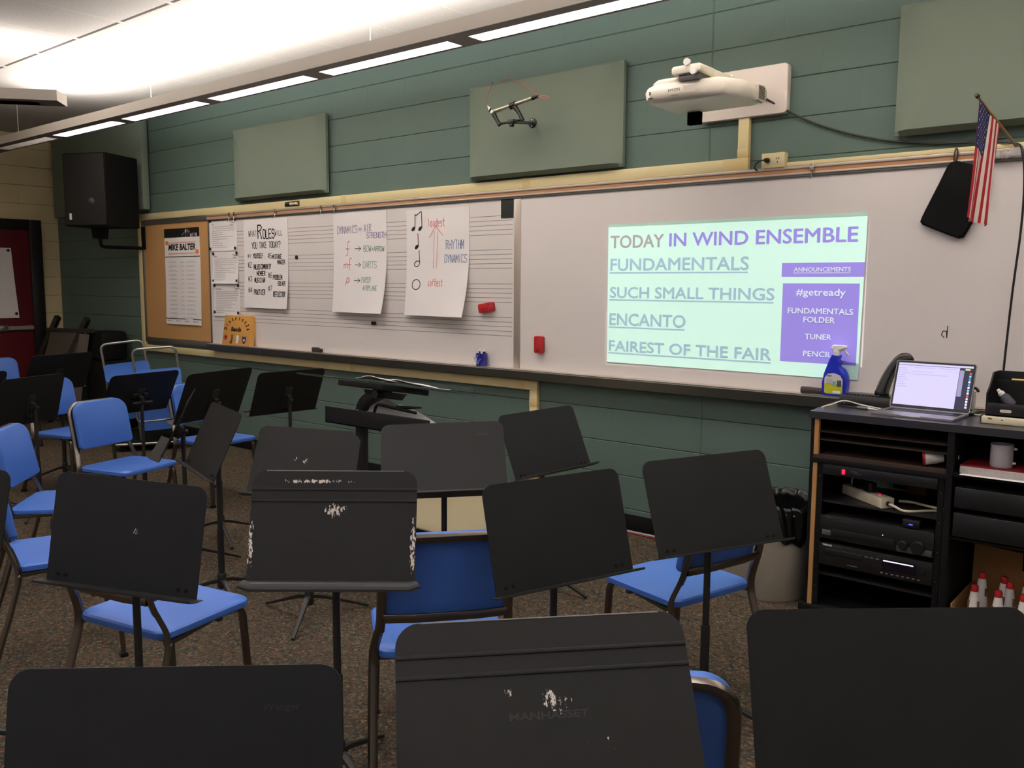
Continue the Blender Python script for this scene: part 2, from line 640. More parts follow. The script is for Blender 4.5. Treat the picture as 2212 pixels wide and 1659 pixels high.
def smoothline(pts, n=6):
    """Catmull-Rom through the points"""
    P = [Vector(p) for p in pts]
    P = [P[0] * 2 - P[1]] + P + [P[-1] * 2 - P[-2]]
    out = []
    for i in range(1, len(P) - 2):
        for k in range(n):
            t = k / n
            a, b, c, d = P[i - 1], P[i], P[i + 1], P[i + 2]
            out.append(0.5 * ((2 * b) + (c - a) * t + (2 * a - 5 * b + 4 * c - d) * t * t + (3 * b - a - 3 * c + d) * t ** 3))
    out.append(P[-2])
    return out

# ------------------------------------------------------------------ the room
X0, X1, Y1, ZC = -8.21, 4.6, -8.6, 3.13
struct(MB().box((X0 - .2, Y1 - .2, -.1), (X1 + .2, .2, 0), M_CARPET).build('floor'))
struct(MB().box((X0 - .2, Y1 - .2, ZC), (X1 + .2, .2, ZC + .1), M_CEIL).build('ceiling'))
struct(MB().box((X0 - .2, 0, 0), (X1 + .2, .2, ZC), M_GREEN).build('wall_front'))
struct(MB().box((X0 - .2, Y1 - .2, 0), (X0, 0, ZC), M_CREAM).build('wall_left'))
struct(MB().box((X1, Y1 - .2, 0), (X1 + .2, 0, ZC), M_PALE).build('wall_right'))
struct(MB().box((X0, Y1 - .2, 0), (X1, Y1, ZC), M_PALE).build('wall_rear'))
struct(MB().box((X0, -.012, 0), (X1, 0, .102), DULLBLACK, .004).build('baseboard_front'))
struct(MB().box((X0, Y1, 0), (X0 + .012, -1.33, .102), DULLBLACK, .004).build('baseboard_left'))

# maroon door with push bar in the left wall
d = struct(MB().box((X0, -1.245, .005), (X0 + .02, -.335, 2.078), MARN, .002).build('door_1', origin=(X0, -.79, 0)))
MB().box((X0, -.335, 0), (X0 + .05, -.205, 2.19), DOORBLK, .004).box((X0, -1.375, 0), (X0 + .05, -1.245, 2.19), DOORBLK, .004).box((X0, -1.245, 2.078), (X0 + .05, -.335, 2.19), DOORBLK, .004).build('door_frame', d)
pb = MB().box((X0 + .03, -1.23, .968), (X0 + .075, -.35, 1.012), ALULIGHT, .006)
pb.box((X0 + .02, -1.23, .955), (X0 + .085, -1.06, 1.025), ALU, .006).box((X0 + .02, -.40, .962), (X0 + .04, -.35, 1.018), ALU, .003)
pb.box((X0 + .02, -.70, .958), (X0 + .08, -.62, 1.022), ALU, .005).build('push_bar', d)


# ------------------------------------------------------------------ linear pendant lights
def pendant(loc, rotz, x_from, x_to, starts, length, label, group, lit, power_up, power_dn, cables=(), slot=None):
    root = thing('linear_pendant_light', loc, label, 'ceiling light', group, rotz)
    zb, zt = 2.73, 2.80
    h = MB()
    h.box((x_from, -.11, zb), (x_to, -.104, zt), FIXT)                                  # two sides
    h.box((x_from, .104, zb), (x_to, .11, zt), FIXT)
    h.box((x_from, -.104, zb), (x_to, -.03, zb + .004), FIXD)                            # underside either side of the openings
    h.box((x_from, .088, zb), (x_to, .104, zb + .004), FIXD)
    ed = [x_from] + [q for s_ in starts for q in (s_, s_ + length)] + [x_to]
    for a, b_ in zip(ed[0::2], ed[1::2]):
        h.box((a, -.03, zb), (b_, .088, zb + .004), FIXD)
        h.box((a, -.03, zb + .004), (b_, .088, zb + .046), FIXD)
    for s_ in starts:                                                                    # reflector trays above each opening
        h.box((s_, -.034, zb), (s_ + length, -.03, zb + .05), LOUV)
        h.box((s_, .088, zb), (s_ + length, .092, zb + .05), LOUV)
    h.box((x_from - .004, -.11, zb), (x_from, .11, zt), FIXT)
    h.box((x_to, -.11, zb), (x_to + .004, .11, zt), FIXT)
    h.build('housing', root, local=True)
    for i, s_ in enumerate(starts):
        l = MB()
        n = 13
        for k in range(n + 1):
            x = s_ + length * k / n
            l.box((x - .002, -.03, zb + .002), (x + .002, .088, zb + .03), LOUV)
        l.box((s_, -.030, zb + .001), (s_ + length, -.026, zb + .03), LOUV).box((s_, .084, zb + .001), (s_ + length, .088, zb + .03), LOUV)
        l.build('louvre', root, local=True)
        on = lit[i]
        MB().tube([(s_ + .02, .029, zb + .056), (s_ + length - .02, .029, zb + .056)], .008, TUBE if on else TUBEDIM, 8).build('lamp_tube', root, local=True)
        MB().tube([(s_ + .02, .0, zt - .012), (s_ + length - .02, .0, zt - .012)], .008, TUBE if on else TUBEDIM, 8).build('lamp_tube', root, local=True)
    on_ = [s_ for s_, q in zip(starts, lit) if q]
    a, e = min(on_), max(on_) + length
    M_ = Matrix.Translation(Vector(loc)) @ Matrix.Rotation(rotz, 4, 'Z')
    area('uplight', M_ @ Vector(((a + e) / 2, 0, zt + .004)), (e - a, .16), power_up * (e - a), WARM, True, rotz)
    area('downlight', M_ @ Vector(((a + e) / 2, .029, zb + .0475)), (e - a, .10), power_dn * (e - a), (1, .97, .97), False, rotz)
    for x in cables:
        MB().tube([(x, 0, zb + .05), (x, 0, ZC)], .0022, ALULIGHT, 6).lathe([(.03, ZC - .012), (.03, ZC)], FIXT, 16, Matrix.Translation((x, 0, 0))).build('suspension_cable', root, local=True)
    if slot:
        MB().box((slot - .035, -.1125, 2.772), (slot + .035, -.11, 2.784), DULLBLACK).build('slot', root, local=True)
    return root


TUBE = mat('lit_fluorescent_tube', (255, 250, 245), 0.4, emit=(255, 246, 240), es=3.0)
TUBEDIM = mat('dim_fluorescent_tube', (240, 232, 214), 0.4, emit=(255, 236, 200), es=0.5)
GP = 'linear pendant lights under the ceiling'
st = [-6.69 + 1.19 * k for k in range(9)]
pendant((0, -1.145, 0), 0, -7.95, 4.2, st, 1.05, 'long grey pendant light with louvred openings hung above the whiteboard wall', GP, [False] + [True] * 8, UP_POWER, DOWN_POWER, (-6.25, -3.9, -1.5, .9, 3.3))
pendant((-4.07, -1.71, 0), math.radians(50), -2.6, 0, [-1.2, -2.4], 1.05, 'short grey pendant light ending in mid air at the upper left', GP, [True, True], UP_POWER * .6, DOWN_POWER, (-2.2,), slot=-.42)
for yy in (-3.15, -5.15, -7.15):  # rows out of view, assumed and added for more light from above
    pendant((0, yy, 0), 0, -2.3 if yy > -4 else -6.9, 4.0, [-2.0 + 1.19 * k for k in range(5)] if yy > -4 else [-6.69 + 1.19 * k for k in range(9)], 1.05, 'unseen grey pendant light added over the front row of players' if yy > -4 else 'unseen long grey pendant light added farther back over the players' if yy > -6 else 'unseen long grey pendant light added near the rear wall', GP, [True] * 9, UP_POWER * .15, DOWN_POWER * 2.6, (-1.5, 2))


# ------------------------------------------------------------------ acoustic panels
def acoustic_panel(x0, x1, z0, z1, label, dp=.09):
    bv = .07
    b = MB()
    yf, ys = -dp, -dp + .045
    o = [(x0, z0), (x1, z0), (x1, z1), (x0, z1)]
    i = [(x0 + bv, z0 + bv * .35), (x1 - bv, z0 + bv * .35), (x1 - bv, z1 - bv * .35), (x0 + bv, z1 - bv * .35)]
    P = [(x, -.02, z) for x, z in o] + [(x, ys, z) for x, z in o]
    b.add(P, [(k, (k + 1) % 4, 4 + (k + 1) % 4, 4 + k) for k in range(4)] + [(3, 2, 1, 0)], FABRIC)
    # bowed face: the side bevels swell into the field as an arc
    nu, nv = 24, 12

    def fn(u, v):
        x, z = x0 + u * (x1 - x0), z0 + v * (z1 - z0)
        e = min(u, 1 - u) * (x1 - x0)
        ez = min(v, 1 - v) * (z1 - z0)
        arc = .05 + .11 * math.sin(PI * v)
        k = min(1, e / arc) * min(1, ez / .012)
        return (x, ys - (dp - .045) * .0 - .045 * (k ** .9), z)
    us = 60
    P = []
    b.grid(lambda u, v: fn(u, v), us, 30, FABRIC)
    b.box((x0 + .05, -.02, z0 + .04), (x1 - .05, -.0015, z1 - .04), DULLBLACK)
    return tag(b.build('acoustic_panel', origin=((x0 + x1) / 2, 0, z0), smooth=22), label, 'acoustic panel', 'acoustic panels on the green wall')


acoustic_panel(-4.56, -3.29, 2.215, 2.825, 'sage fabric acoustic panel high above the paper charts, nothing attached')
acoustic_panel(-1.76, -.54, 2.195, 2.805, 'sage fabric acoustic panel with a metal clamp arm fixed to its middle')
acoustic_panel(.995, 2.21, 2.215, 2.815, 'sage fabric acoustic panel high at the right behind the flag')
b = MB().box((-8.08, -.09, 2.22), (-6.075, -.022, 3.09), FABRIC, .006).box((-8.03, -.022, 2.26), (-6.12, -.0015, 3.05), DULLBLACK)
tag(b.build('acoustic_panel', origin=(-7.08, 0, 2.22)), 'tall sage fabric acoustic panel in the corner behind the black speaker', 'acoustic panel', 'acoustic panels on the green wall')

# ------------------------------------------------------------------ bulletin board, whiteboard
bb = thing('bulletin_board', (-5.64, 0, .93), 'tan tackboard with aluminium frame at the left end of the whiteboard', 'bulletin board')
MB().box((-6.24, -.02, .95), (-5.03, 0, 2.10), CORK).build('tack_panel', bb)
b = MB().box((-6.256, -.03, .905), (-6.226, 0, 2.117), ALU, .003).box((-6.226, -.03, 2.072), (-5.035, 0, 2.117), ALU, .003).box((-6.226, -.035, .905), (-5.03, 0, .955), ALU, .003).box((-5.045, -.026, .955), (-5.028, 0, 2.072), ALU, .002)
b.build('frame', bb)

wb = thing('whiteboard', (-1, 0, .90), 'long white marker board with a staff-lined left half and a tray below', 'whiteboard')
b = MB().box((-5.028, -.02, .94), (-1.385, 0, 2.07), BOARD)
STAFFINK = mat('printed_staff_line', (128, 124, 122), .5)
for g0 in (1.955, 1.732, 1.504, 1.281):
    for k in range(5):
        b.rect(-5.0, g0 - .0307 * k - .0016, -1.40, g0 - .0307 * k + .0016, STAFFINK, wall_fn(-.0205))
b.build('staff_panel', wb)
b = MB().box((-1.33, -.02, .94), (3.4, 0, 2.07), BOARD)
for P in ([(1.262, 1.262), (1.25, 1.275), (1.256, 1.293), (1.272, 1.293), (1.274, 1.262)], [(1.274, 1.262), (1.276, 1.318)]):
    b.line(P, .004, INK, wall_fn(-.0206))                                       # small hand-drawn note
b.build('writing_panel', wb)
MB().box((-1.385, -.024, .94), (-1.33, 0, 2.07), ALULIGHT, .002).build('panel_joint', wb)
b = MB().box((-5.045, -.03, 2.060), (3.4, 0, 2.074), ALU, .002).box((-5.045, -.036, 2.072), (3.4, 0, 2.082), ALULIGHT, .001)
b.box((-5.045, -.033, 2.080), (3.4, 0, 2.104), CORKSTRIP).box((-5.045, -.038, 2.102), (3.4, 0, 2.117), ALULIGHT, .002)
b.build('map_rail', wb)
SW = Matrix(((0, 1, 0, 0), (1, 0, 0, 0), (0, 0, 1, 0), (0, 0, 0, 1)))
b = MB().prism([(0, .946), (-.096, .946), (-.104, .938), (-.082, .884), (-.06, .880), (0, .880)], -5.0, 3.4, mat('tray_shaded_aluminium', (104, 104, 98), .42, metal=.5), T=SW)  # shade on the tray front is put into this darker colour
b.box((-5.0, -.100, .9455), (3.4, -.02, .9475), ALULIGHT)
b.build('marker_tray', wb)


def rail_hook(x, label):
    b = MB().box((x - .012, -.046, 2.085), (x + .012, -.036, 2.122), BRIGHT, .002).tube([(x, -.044, 2.09), (x, -.05, 2.055), (x, -.066, 2.045), (x, -.07, 2.06)], .0022, BRIGHT, 6)
    return tag(b.build('map_hook', origin=(x, -.03, 2.06)), label, 'hook', 'metal hooks along the map rail')


rail_hook(-4.66, 'metal map hook above the top printed sheet, left one of a close pair')
rail_hook(-4.585, 'metal map hook above the top printed sheet, right one of a close pair')
rail_hook(-3.977, 'metal map hook on the rail above the roles chart')
rail_hook(-3.367, 'metal map hook on the rail left of the dynamics chart')
rail_hook(-3.20, 'metal map hook on the rail right above the dynamics chart')
rail_hook(.60, 'metal map hook on the rail just right of the cream outlet box')

# ------------------------------------------------------------------ cream cable raceways, outlet, cords
rw = thing('cable_raceway', (-3, 0, .8), 'cream plastic raceway running over, beside and under the board and up to the projector', 'cable raceway')
z0, z1 = 2.1185, 2.182
MB().box((-6.325, -.034, z0), (.244, -.0015, z1), RACEWAY, .004).build('top_run', rw)
MB().box((.182, -.034, z1), (.244, -.0015, 2.40), RACEWAY, .004).build('riser', rw)
MB().box((-6.325, -.034, .80), (-6.262, -.0015, z0), RACEWAY, .004).build('left_run', rw)
MB().box((-6.262, -.034, .812), (-1.176, -.0015, .874), RACEWAY, .004).build('bottom_run', rw)
MB().box((-1.238, -.034, .10), (-1.176, -.0015, .812), RACEWAY, .004).build('drop_run', rw)
COUP = mat('cream_raceway_coupling', (220, 196, 138), .5)
for (ax, az, bx, bz) in ((-3.13, z0 - .001, -3.07, z1 + .001), (-1.31, z0 - .001, -1.25, z1 + .001), (.10, z0 - .001, .2445, z1 + .001), (.181, z1, .245, 2.23), (-3.05, .811, -2.99, .875), (-1.34, .811, -1.28, .875), (-1.239, .70, -1.175, .76)):
    MB().box((ax, -.0355, az), (bx, -.0015, bz), COUP, .003).build('coupling', rw)
tag(MB().box((.456, -.03, 2.119), (3.4, -.0015, 2.140), RACEWAY, .004).build('cable_raceway', origin=(1.5, 0, 2.12)), 'thin cream raceway running right from the outlet box along the board top', 'cable raceway')
ob = thing('outlet_box', (.39, 0, 2.115), 'cream surface outlet box with a black plug in its left socket', 'outlet box')
MB().box((.328, -.05, 2.115), (.454, 0, 2.192), RACEWAY, .004).build('box', ob)
for x in (.366, .418):
    b = MB().prism([(x + .017 * math.cos(a * PI / 8), 2.153 + .019 * math.sin(a * PI / 8)) for a in range(16)], -.053, -.049, CREAMW)
    for q in (-.007, .007):
        b.box((x + q - .0015, -.0545, 2.156), (x + q + .0015, -.0525, 2.166), INK)
    b.box((x - .003, -.0545, 2.140), (x + .003, -.0525, 2.146), INK)
    b.build('socket', ob)
b = MB().lathe([(.012, 0), (.014, .012), (.010, .034), (.005, .042)], BLACKPLASTIC, 14, Matrix.Translation((.366, -.054, 2.153)) @ Matrix.Rotation(PI / 2, 4, 'X'))
b.tube(smoothline([(.366, -.09, 2.153), (.335, -.085, 2.150), (.30, -.06, 2.135), (.292, -.045, 2.118), (.305, -.038, 2.108)]), .004, BLACKPLASTIC, 8)
tag(b.build('plug_lead', origin=(.366, -.06, 2.11)), 'short black power cord plugged into the cream outlet box', 'cord')

pj = [(.30, -.42, 2.47), (.285, -.25, 2.515), (.30, -.12, 2.50), (.36, -.05, 2.46), (.55, -.016, 2.345), (.75, -.014, 2.262), (.95, -.014, 2.205), (1.15, -.014, 2.172), (1.38, -.02, 2.155), (1.50, -.05, 2.135), (1.545, -.075, 2.10), (1.562, -.07, 1.95), (1.560, -.065, 1.75), (1.545, -.066, 1.5), (1.535, -.07, 1.25), (1.533, -.10, 1.02), (1.534, -.13, .9425)]
tag(MB().tube(smoothline(pj, 5), .005, BLACKPLASTIC, 8).build('video_cable', origin=(.3, -.3, 2.4)), 'thin black cable sagging from the projector across the wall, then hanging down at right', 'cable')
for i, (yy, zz, m_, nm) in enumerate(((-.03, .008, mat('grey_cable', (130, 128, 130), .5), 'grey'), (-.045, .006, mat('pale_cable', (176, 176, 182), .5), 'pale'), (-.065, .005, mat('red_cable', (150, 34, 30), .5), 'red'))):
    pts = [(x, yy + .006 * math.sin(3 * x + i * 2), zz) for x in [-1.2 + .12 * k for k in range(15)]]
    tag(MB().tube(smoothline(pts, 3), .0045, m_, 6).build('floor_cable', origin=(-.4, yy, 0)), f'thin {nm} cable lying on the carpet along the black baseboard', 'cable', 'cables along the baseboard')

# ------------------------------------------------------------------ black speaker in the corner
sp = thing('wall_speaker', (-6.177, -.45, 2.02), 'large black loudspeaker on a wall bracket in the far left corner', 'speaker')
SPT = Matrix.Translation((-6.177, -.45, 2.362)) @ Matrix.Rotation(math.radians(295.43 - 270), 4, 'Z')   # local -y is the front
w, dd, hh = .469 / 2, .448 / 2, .676 / 2
b = MB().prism([(-w, -dd), (w, -dd), (w, dd), (-w, dd)], -hh, hh, DULLBLACK, SPT @ Matrix(((1, 0, 0, 0), (0, 0, 1, 0), (0, 1, 0, 0), (0, 0, 0, 1))), bev=.012)
b.build('cabinet', sp)
b = MB().box((-w + .012, -dd - .012, -hh + .012), (w - .012, -dd + .002, hh - .012), mat('perforated_black_grille', (26, 25, 24), .65, var=.25, scale=900, bump=.3), .004, T=SPT)
b.build('grille', sp)
MB().lathe([(.035, 0), (.03, .006), (0.001, .012)], mat('grey_dust_cap', (62, 60, 58), .5), 20, SPT @ Matrix.Translation((.07, -dd - .012, -.11)) @ Matrix.Rotation(PI / 2, 4, 'X')).build('driver_cap', sp)
MB().box((-w + .06, -dd - .0145, -hh + .06), (-w + .085, -dd - .0115, -hh + .12), WHITE, T=SPT).build('badge', sp)
b = MB().prism([(-.06, 0), (.06, 0), (.045, -.05), (.03, -.10), (-.03, -.10), (-.045, -.05)], -.06, .06, DULLBLACK, Matrix.Translation((-6.29, -.43, 2.022)))
b.tube(fillet([(-6.29, -.43, 1.93), (-6.29, -.43, 1.845), (-6.245, -.03, 1.845), (-6.245, -.03, 1.86)], .05), .017, DULLBLACK, 10)
b.box((-6.30, -.03, 1.83), (-6.19, -.034 + .034, 2.06), DULLBLACK, .004)
b.build('bracket', sp)

# ------------------------------------------------------------------ projector on its wall arm
pr = thing('projector', (.25, 0, 2.30), 'white short-throw projector on a wall arm above the whiteboard', 'projector')
b = MB().prism(rrect(-.05, 2.392, .453, 2.642, .022), -.045, 0, PLATEW, bev=.004)
b.build('wall_plate', pr)
b = MB().box((.25, -.62, 2.492), (.315, -.045, 2.53), PROJ, .006).box((.262, -.62, 2.474), (.303, -.05, 2.494), mat('arm_shadow_grey', (150, 146, 138), .5), .003)
b.box((.247, -.40, 2.489), (.318, -.392, 2.533), PLATEW, .002).box((.24, -.06, 2.466), (.325, -.045, 2.54), ALU, .002)
b.build('arm', pr)
b = MB().prism(rrect(.17, 2.49, .325, 2.53, .014), -.74, -.59, PROJ, bev=.01)
for x, z in ((.255, 2.54), (.29, 2.495)):
    b.lathe([(.016, 0), (.016, .014)], WHITE, 16, Matrix.Translation((x, -.735, z)) @ Matrix.Rotation(PI / 2, 4, 'X'))
b.box((.20, -.72, 2.462), (.31, -.60, 2.495), ALU, .003).lathe([(.028, 2.462), (.028, 2.50)], ALU, 16, Matrix.Translation((.24, -.66, 0)))
b.build('mount_head', pr)


def hull(sections, m, mb, cap=True):
    """loft through closed outlines (lists of equal length)"""
    n = len(sections[0])
    vs = [p for s_ in sections for p in s_]
    fs = [(i * n + k, i * n + (k + 1) % n, (i + 1) * n + (k + 1) % n, (i + 1) * n + k) for i in range(len(sections) - 1) for k in range(n)]
    if cap:
        fs += [tuple(range(n - 1, -1, -1)), tuple((len(sections) - 1) * n + k for k in range(n))]
    return mb.add(vs, fs, m)


def plan(inset, z, dy=0.0):
    P = rrect(.005 + inset, -.735 + inset + dy, .475 - inset, -.34 - inset, .055)
    P2 = []
    for x, y in P:                                            # front right corner cut back, as on the real body
        if x > .38 and y < -.60:
            y = y + (x - .38) * 1.35
        P2.append(Vector((x, y, z)))
    return P2


b = MB()
hull([plan(.05, 2.376, .02), plan(.02, 2.381, .01), plan(.004, 2.398), plan(0, 2.43), plan(.008, 2.452), plan(.02, 2.462), plan(.05, 2.466)], PROJ, b)
b.build('body', pr)
b = MB()
hull([[Vector((x, y, z)) for x, y in rrect(.03 + i, -.70 + i, .22 - i, -.38 - i, .05)] for i, z in ((0, 2.462), (.0, 2.478), (.012, 2.492), (.035, 2.497))], PROJ, b)
b.build('top_bulge', pr)
b = MB().prism([(-.062 + .0, 2.385), (.0, 2.378), (.03, 2.40), (.03, 2.44), (0, 2.458), (-.06, 2.455)], .468, .487, mat('vent_grey', (186, 178, 164), .5), Matrix(((0, 1, 0, 0), (1, 0, 0, -.40), (0, 0, 1, 0), (0, 0, 0, 1))))
for i in range(6):
    for j in range(8):
        b.box((.4868, -.455 + i * .011, 2.392 + j * .0075), (.4882, -.449 + i * .011, 2.3965 + j * .0075), INK)
b.build('vent', pr)
b = MB().text('EPSON', .013, .155, 2.416, mat('projector_logo_grey', (92, 88, 84), .5), wall_fn(-.7362), bold=.02, width=.062)
b.build('logo', pr)
MB().rect(.235, 2.404, .30, 2.436, mat('sensor_window', (196, 186, 172), .3), wall_fn(-.7358)).rect(.17, 2.389, .205, 2.402, mat('ir_window', (120, 112, 104), .3), wall_fn(-.7330)).rect(.045, 2.396, .07, 2.402, INK, wall_fn(-.7350)).rect(.05, 2.414, .06, 2.43, mat('projector_logo_grey', (92, 88, 84)), wall_fn(-.7360)).build('front_marks', pr)

# pin-point lamp in a black hood, cropping its plain beam to the slide film
LENS = Vector((.12, -.40, 2.372))
SLIDE_Y = -.0235


def gobo_fn(s_):
    return lambda x, z: LENS + (Vector((x, SLIDE_Y, z)) - LENS) * s_

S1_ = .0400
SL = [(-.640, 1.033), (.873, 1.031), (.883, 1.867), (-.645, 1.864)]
g_lo, g_hi = gobo_fn(S1_)(-.645, 1.031), gobo_fn(S1_)(.883, 1.867)
HOOD = mat('black_lens_hood', (4, 4, 4), .9, spec=.0)
gy = g_lo.y
hd = MB()
MAXZ = .004
x_l, x_r, z_b, z_t, y_g = g_lo.x - LENS.x - .00002, g_hi.x - LENS.x + .00002, g_lo.z - LENS.z - .00002, g_hi.z - LENS.z + .00002, gy - LENS.y
xo, zo = max(-x_l, x_r) + .003, z_b - .003
for lo, hi in (((-xo, -.018, zo), (xo, -.015, .004)), ((-xo, -.015, zo), (x_l, y_g, .004)), ((x_r, -.015, zo), (xo, y_g, .004)),
               ((-xo, -.015, .002), (xo, y_g, .004)), ((-xo, y_g - .0006, z_t), (xo, y_g + .0006, .004)), ((-xo, -.015, zo), (xo, y_g, z_b))):
    a = [min(lo[i], hi[i]) + LENS[i] for i in range(3)]
    c = [max(lo[i], hi[i]) + LENS[i] for i in range(3)]
    hd.box(a, c, HOOD)
hd.build('lens_hood', pr)
l = bpy.data.lights.new('projector_lamp', 'SPOT')
l.energy = SLIDE_POWER / .2 ** 3
l.shadow_soft_size = 0.0
l.spot_size = math.radians(178)
l.spot_blend = 0.0
# a short-throw lens spreads its light evenly: strength grows with the slant of the beam
l.use_nodes = True
nt = l.node_tree
em = nt.nodes['Emission']
tcn = nt.nodes.new('ShaderNodeTexCoord')
sx_ = nt.nodes.new('ShaderNodeSeparateXYZ')
nt.links.new(tcn.outputs['Normal'], sx_.inputs[0])
LN = NT.__new__(NT)
LN.t = nt
zz_ = LN.m('MAXIMUM', LN.m('ABSOLUTE', sx_.outputs[2]), 0.2)
nt.links.new(LN.m('POWER', LN.m('DIVIDE', 0.2, zz_), 3.0), em.inputs['Strength'])
lo_ = bpy.data.objects.new('projector_lamp', l)
COL.objects.link(lo_)
lo_.location = LENS
lo_.rotation_euler = (PI / 2, 0, 0)
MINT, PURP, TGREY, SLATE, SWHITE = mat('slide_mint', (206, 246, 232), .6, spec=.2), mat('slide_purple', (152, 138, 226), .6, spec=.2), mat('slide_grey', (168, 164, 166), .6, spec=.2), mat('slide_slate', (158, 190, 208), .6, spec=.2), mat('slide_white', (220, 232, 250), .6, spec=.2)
b = MB().flat([(x, z) for x, z in reversed(SL)], BOARD, wall_fn(-.0206))
b.flat(SL, MINT, wall_fn(SLIDE_Y))  # projected picture painted into the film's colours; the lamp only brightens it
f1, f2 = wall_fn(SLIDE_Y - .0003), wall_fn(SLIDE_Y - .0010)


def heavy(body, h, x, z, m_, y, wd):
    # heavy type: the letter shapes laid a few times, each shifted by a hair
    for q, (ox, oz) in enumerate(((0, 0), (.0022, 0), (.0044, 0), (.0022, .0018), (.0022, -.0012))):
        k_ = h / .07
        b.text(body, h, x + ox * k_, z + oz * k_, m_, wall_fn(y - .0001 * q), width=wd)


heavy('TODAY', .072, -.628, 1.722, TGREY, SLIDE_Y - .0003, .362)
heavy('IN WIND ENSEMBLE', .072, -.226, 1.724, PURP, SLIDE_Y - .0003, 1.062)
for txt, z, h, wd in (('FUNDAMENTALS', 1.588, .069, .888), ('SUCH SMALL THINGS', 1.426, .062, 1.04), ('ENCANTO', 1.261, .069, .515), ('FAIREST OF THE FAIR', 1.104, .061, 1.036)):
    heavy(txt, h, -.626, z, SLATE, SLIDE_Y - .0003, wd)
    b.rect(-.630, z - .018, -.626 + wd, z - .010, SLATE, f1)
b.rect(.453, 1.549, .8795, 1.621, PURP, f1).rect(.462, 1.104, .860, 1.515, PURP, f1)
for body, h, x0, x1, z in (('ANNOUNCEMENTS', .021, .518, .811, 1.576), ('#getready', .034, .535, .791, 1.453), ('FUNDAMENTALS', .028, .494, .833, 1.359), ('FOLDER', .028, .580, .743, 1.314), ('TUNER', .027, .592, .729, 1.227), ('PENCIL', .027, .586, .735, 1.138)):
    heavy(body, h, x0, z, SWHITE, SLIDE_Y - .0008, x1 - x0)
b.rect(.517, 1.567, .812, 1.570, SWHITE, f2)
tag(b.build('painted_slide_film', origin=(.12, -.022, 1.03)), 'bright mint and purple lesson slide on the whiteboard, its projected light painted as a coloured film, headed TODAY IN WIND ENSEMBLE', 'projected slide')

# ------------------------------------------------------------------ papers on the boards
HGREEN, HRED, HBLUE, HVIO, HBLK = mat('green_marker', (118, 156, 130), .7), mat('red_marker', (226, 96, 100), .7), mat('blue_marker', (78, 116, 168), .7), mat('violet_marker', (130, 100, 160), .7), INK


def sheet(name, x0, z0, x1, z1, y, curl, label, cat, writer=None, parts=None, group=None, skew=0.0, side=0.0):
    """a hanging sheet whose lower edge bows off the board; writer(mb, fn) letters it in its own metres"""
    def pos(x, z):
        v = (z1 - z) / (z1 - z0)
        u = (x - x0) / (x1 - x0)
        return Vector((x + skew * v, y - curl * max(0, v - .35) ** 2 * 2.2 * (1 + side * (u - .5)) - .0015 * math.sin(9 * u + 2) * v, z))
    b = MB().grid(lambda u, v: pos(x0 + u * (x1 - x0), z1 - v * (z1 - z0)), 10, 16, PAPER, th=-.0008)
    fn = lambda x, z: pos(x0 + x, z1 + z) + Vector((0, -.0014, 0))
    if writer:
        writer(b, fn)
    o = b.build(name, origin=((x0 + x1) / 2, y, z0))
    return tag(o, label, cat, group)


def w_roles(b, fn):
    S = lambda t, x, z, h, wd, w=.006, sl=0.0: b.strokes(t, h, x, z, HBLK, fn, w, width=wd, slope=sl)
    S('WHAT', .075, -.145, .05, .13, .004)
    S('R', .215, -.165, .115, .07, .012)
    S('OLES', .29, -.165, .075, .17, .010)
    S('WILL', .46, -.145, .04, .11, .004)
    S('YOU TAKE TODAY?', .12, -.245, .05, .42, .006)
    S('#1', .055, -.325, .03, .055, .004), S('YOURSELF', .135, -.33, .038, .15)
    S('#2', .055, -.41, .045, .06, .005), S('VALUED', .14, -.425, .04, .10), S('COMMUNITY', .25, -.425, .042, .15)
    S('MEMBER', .19, -.48, .036, .13)
    S('#3', .06, -.53, .04, .06, .005), S('MUSICIAN', .155, -.54, .04, .16)
    S('#4', .065, -.63, .045, .06, .005), S('PRACTICER', .15, -.645, .042, .17)
    S('#5', .355, -.335, .045, .06, .005), S('MISTAKE', .42, -.34, .036, .13), S('MAKER', .49, -.385, .034, .11, .006)
    S('#6', .36, -.50, .045, .06, .005), S('PROBLEM', .43, -.515, .038, .13), S('SOLVER', .50, -.565, .034, .105)
    S('#7', .365, -.615, .045, .06, .005), S('REFLECTOR', .44, -.66, .042, .17)


sheet('paper_chart', -4.475, 1.285, -3.837, 2.047, -.0235, .025, 'large white paper chart headed WHAT ROLES in black marker', 'paper chart', w_roles, side=.6)


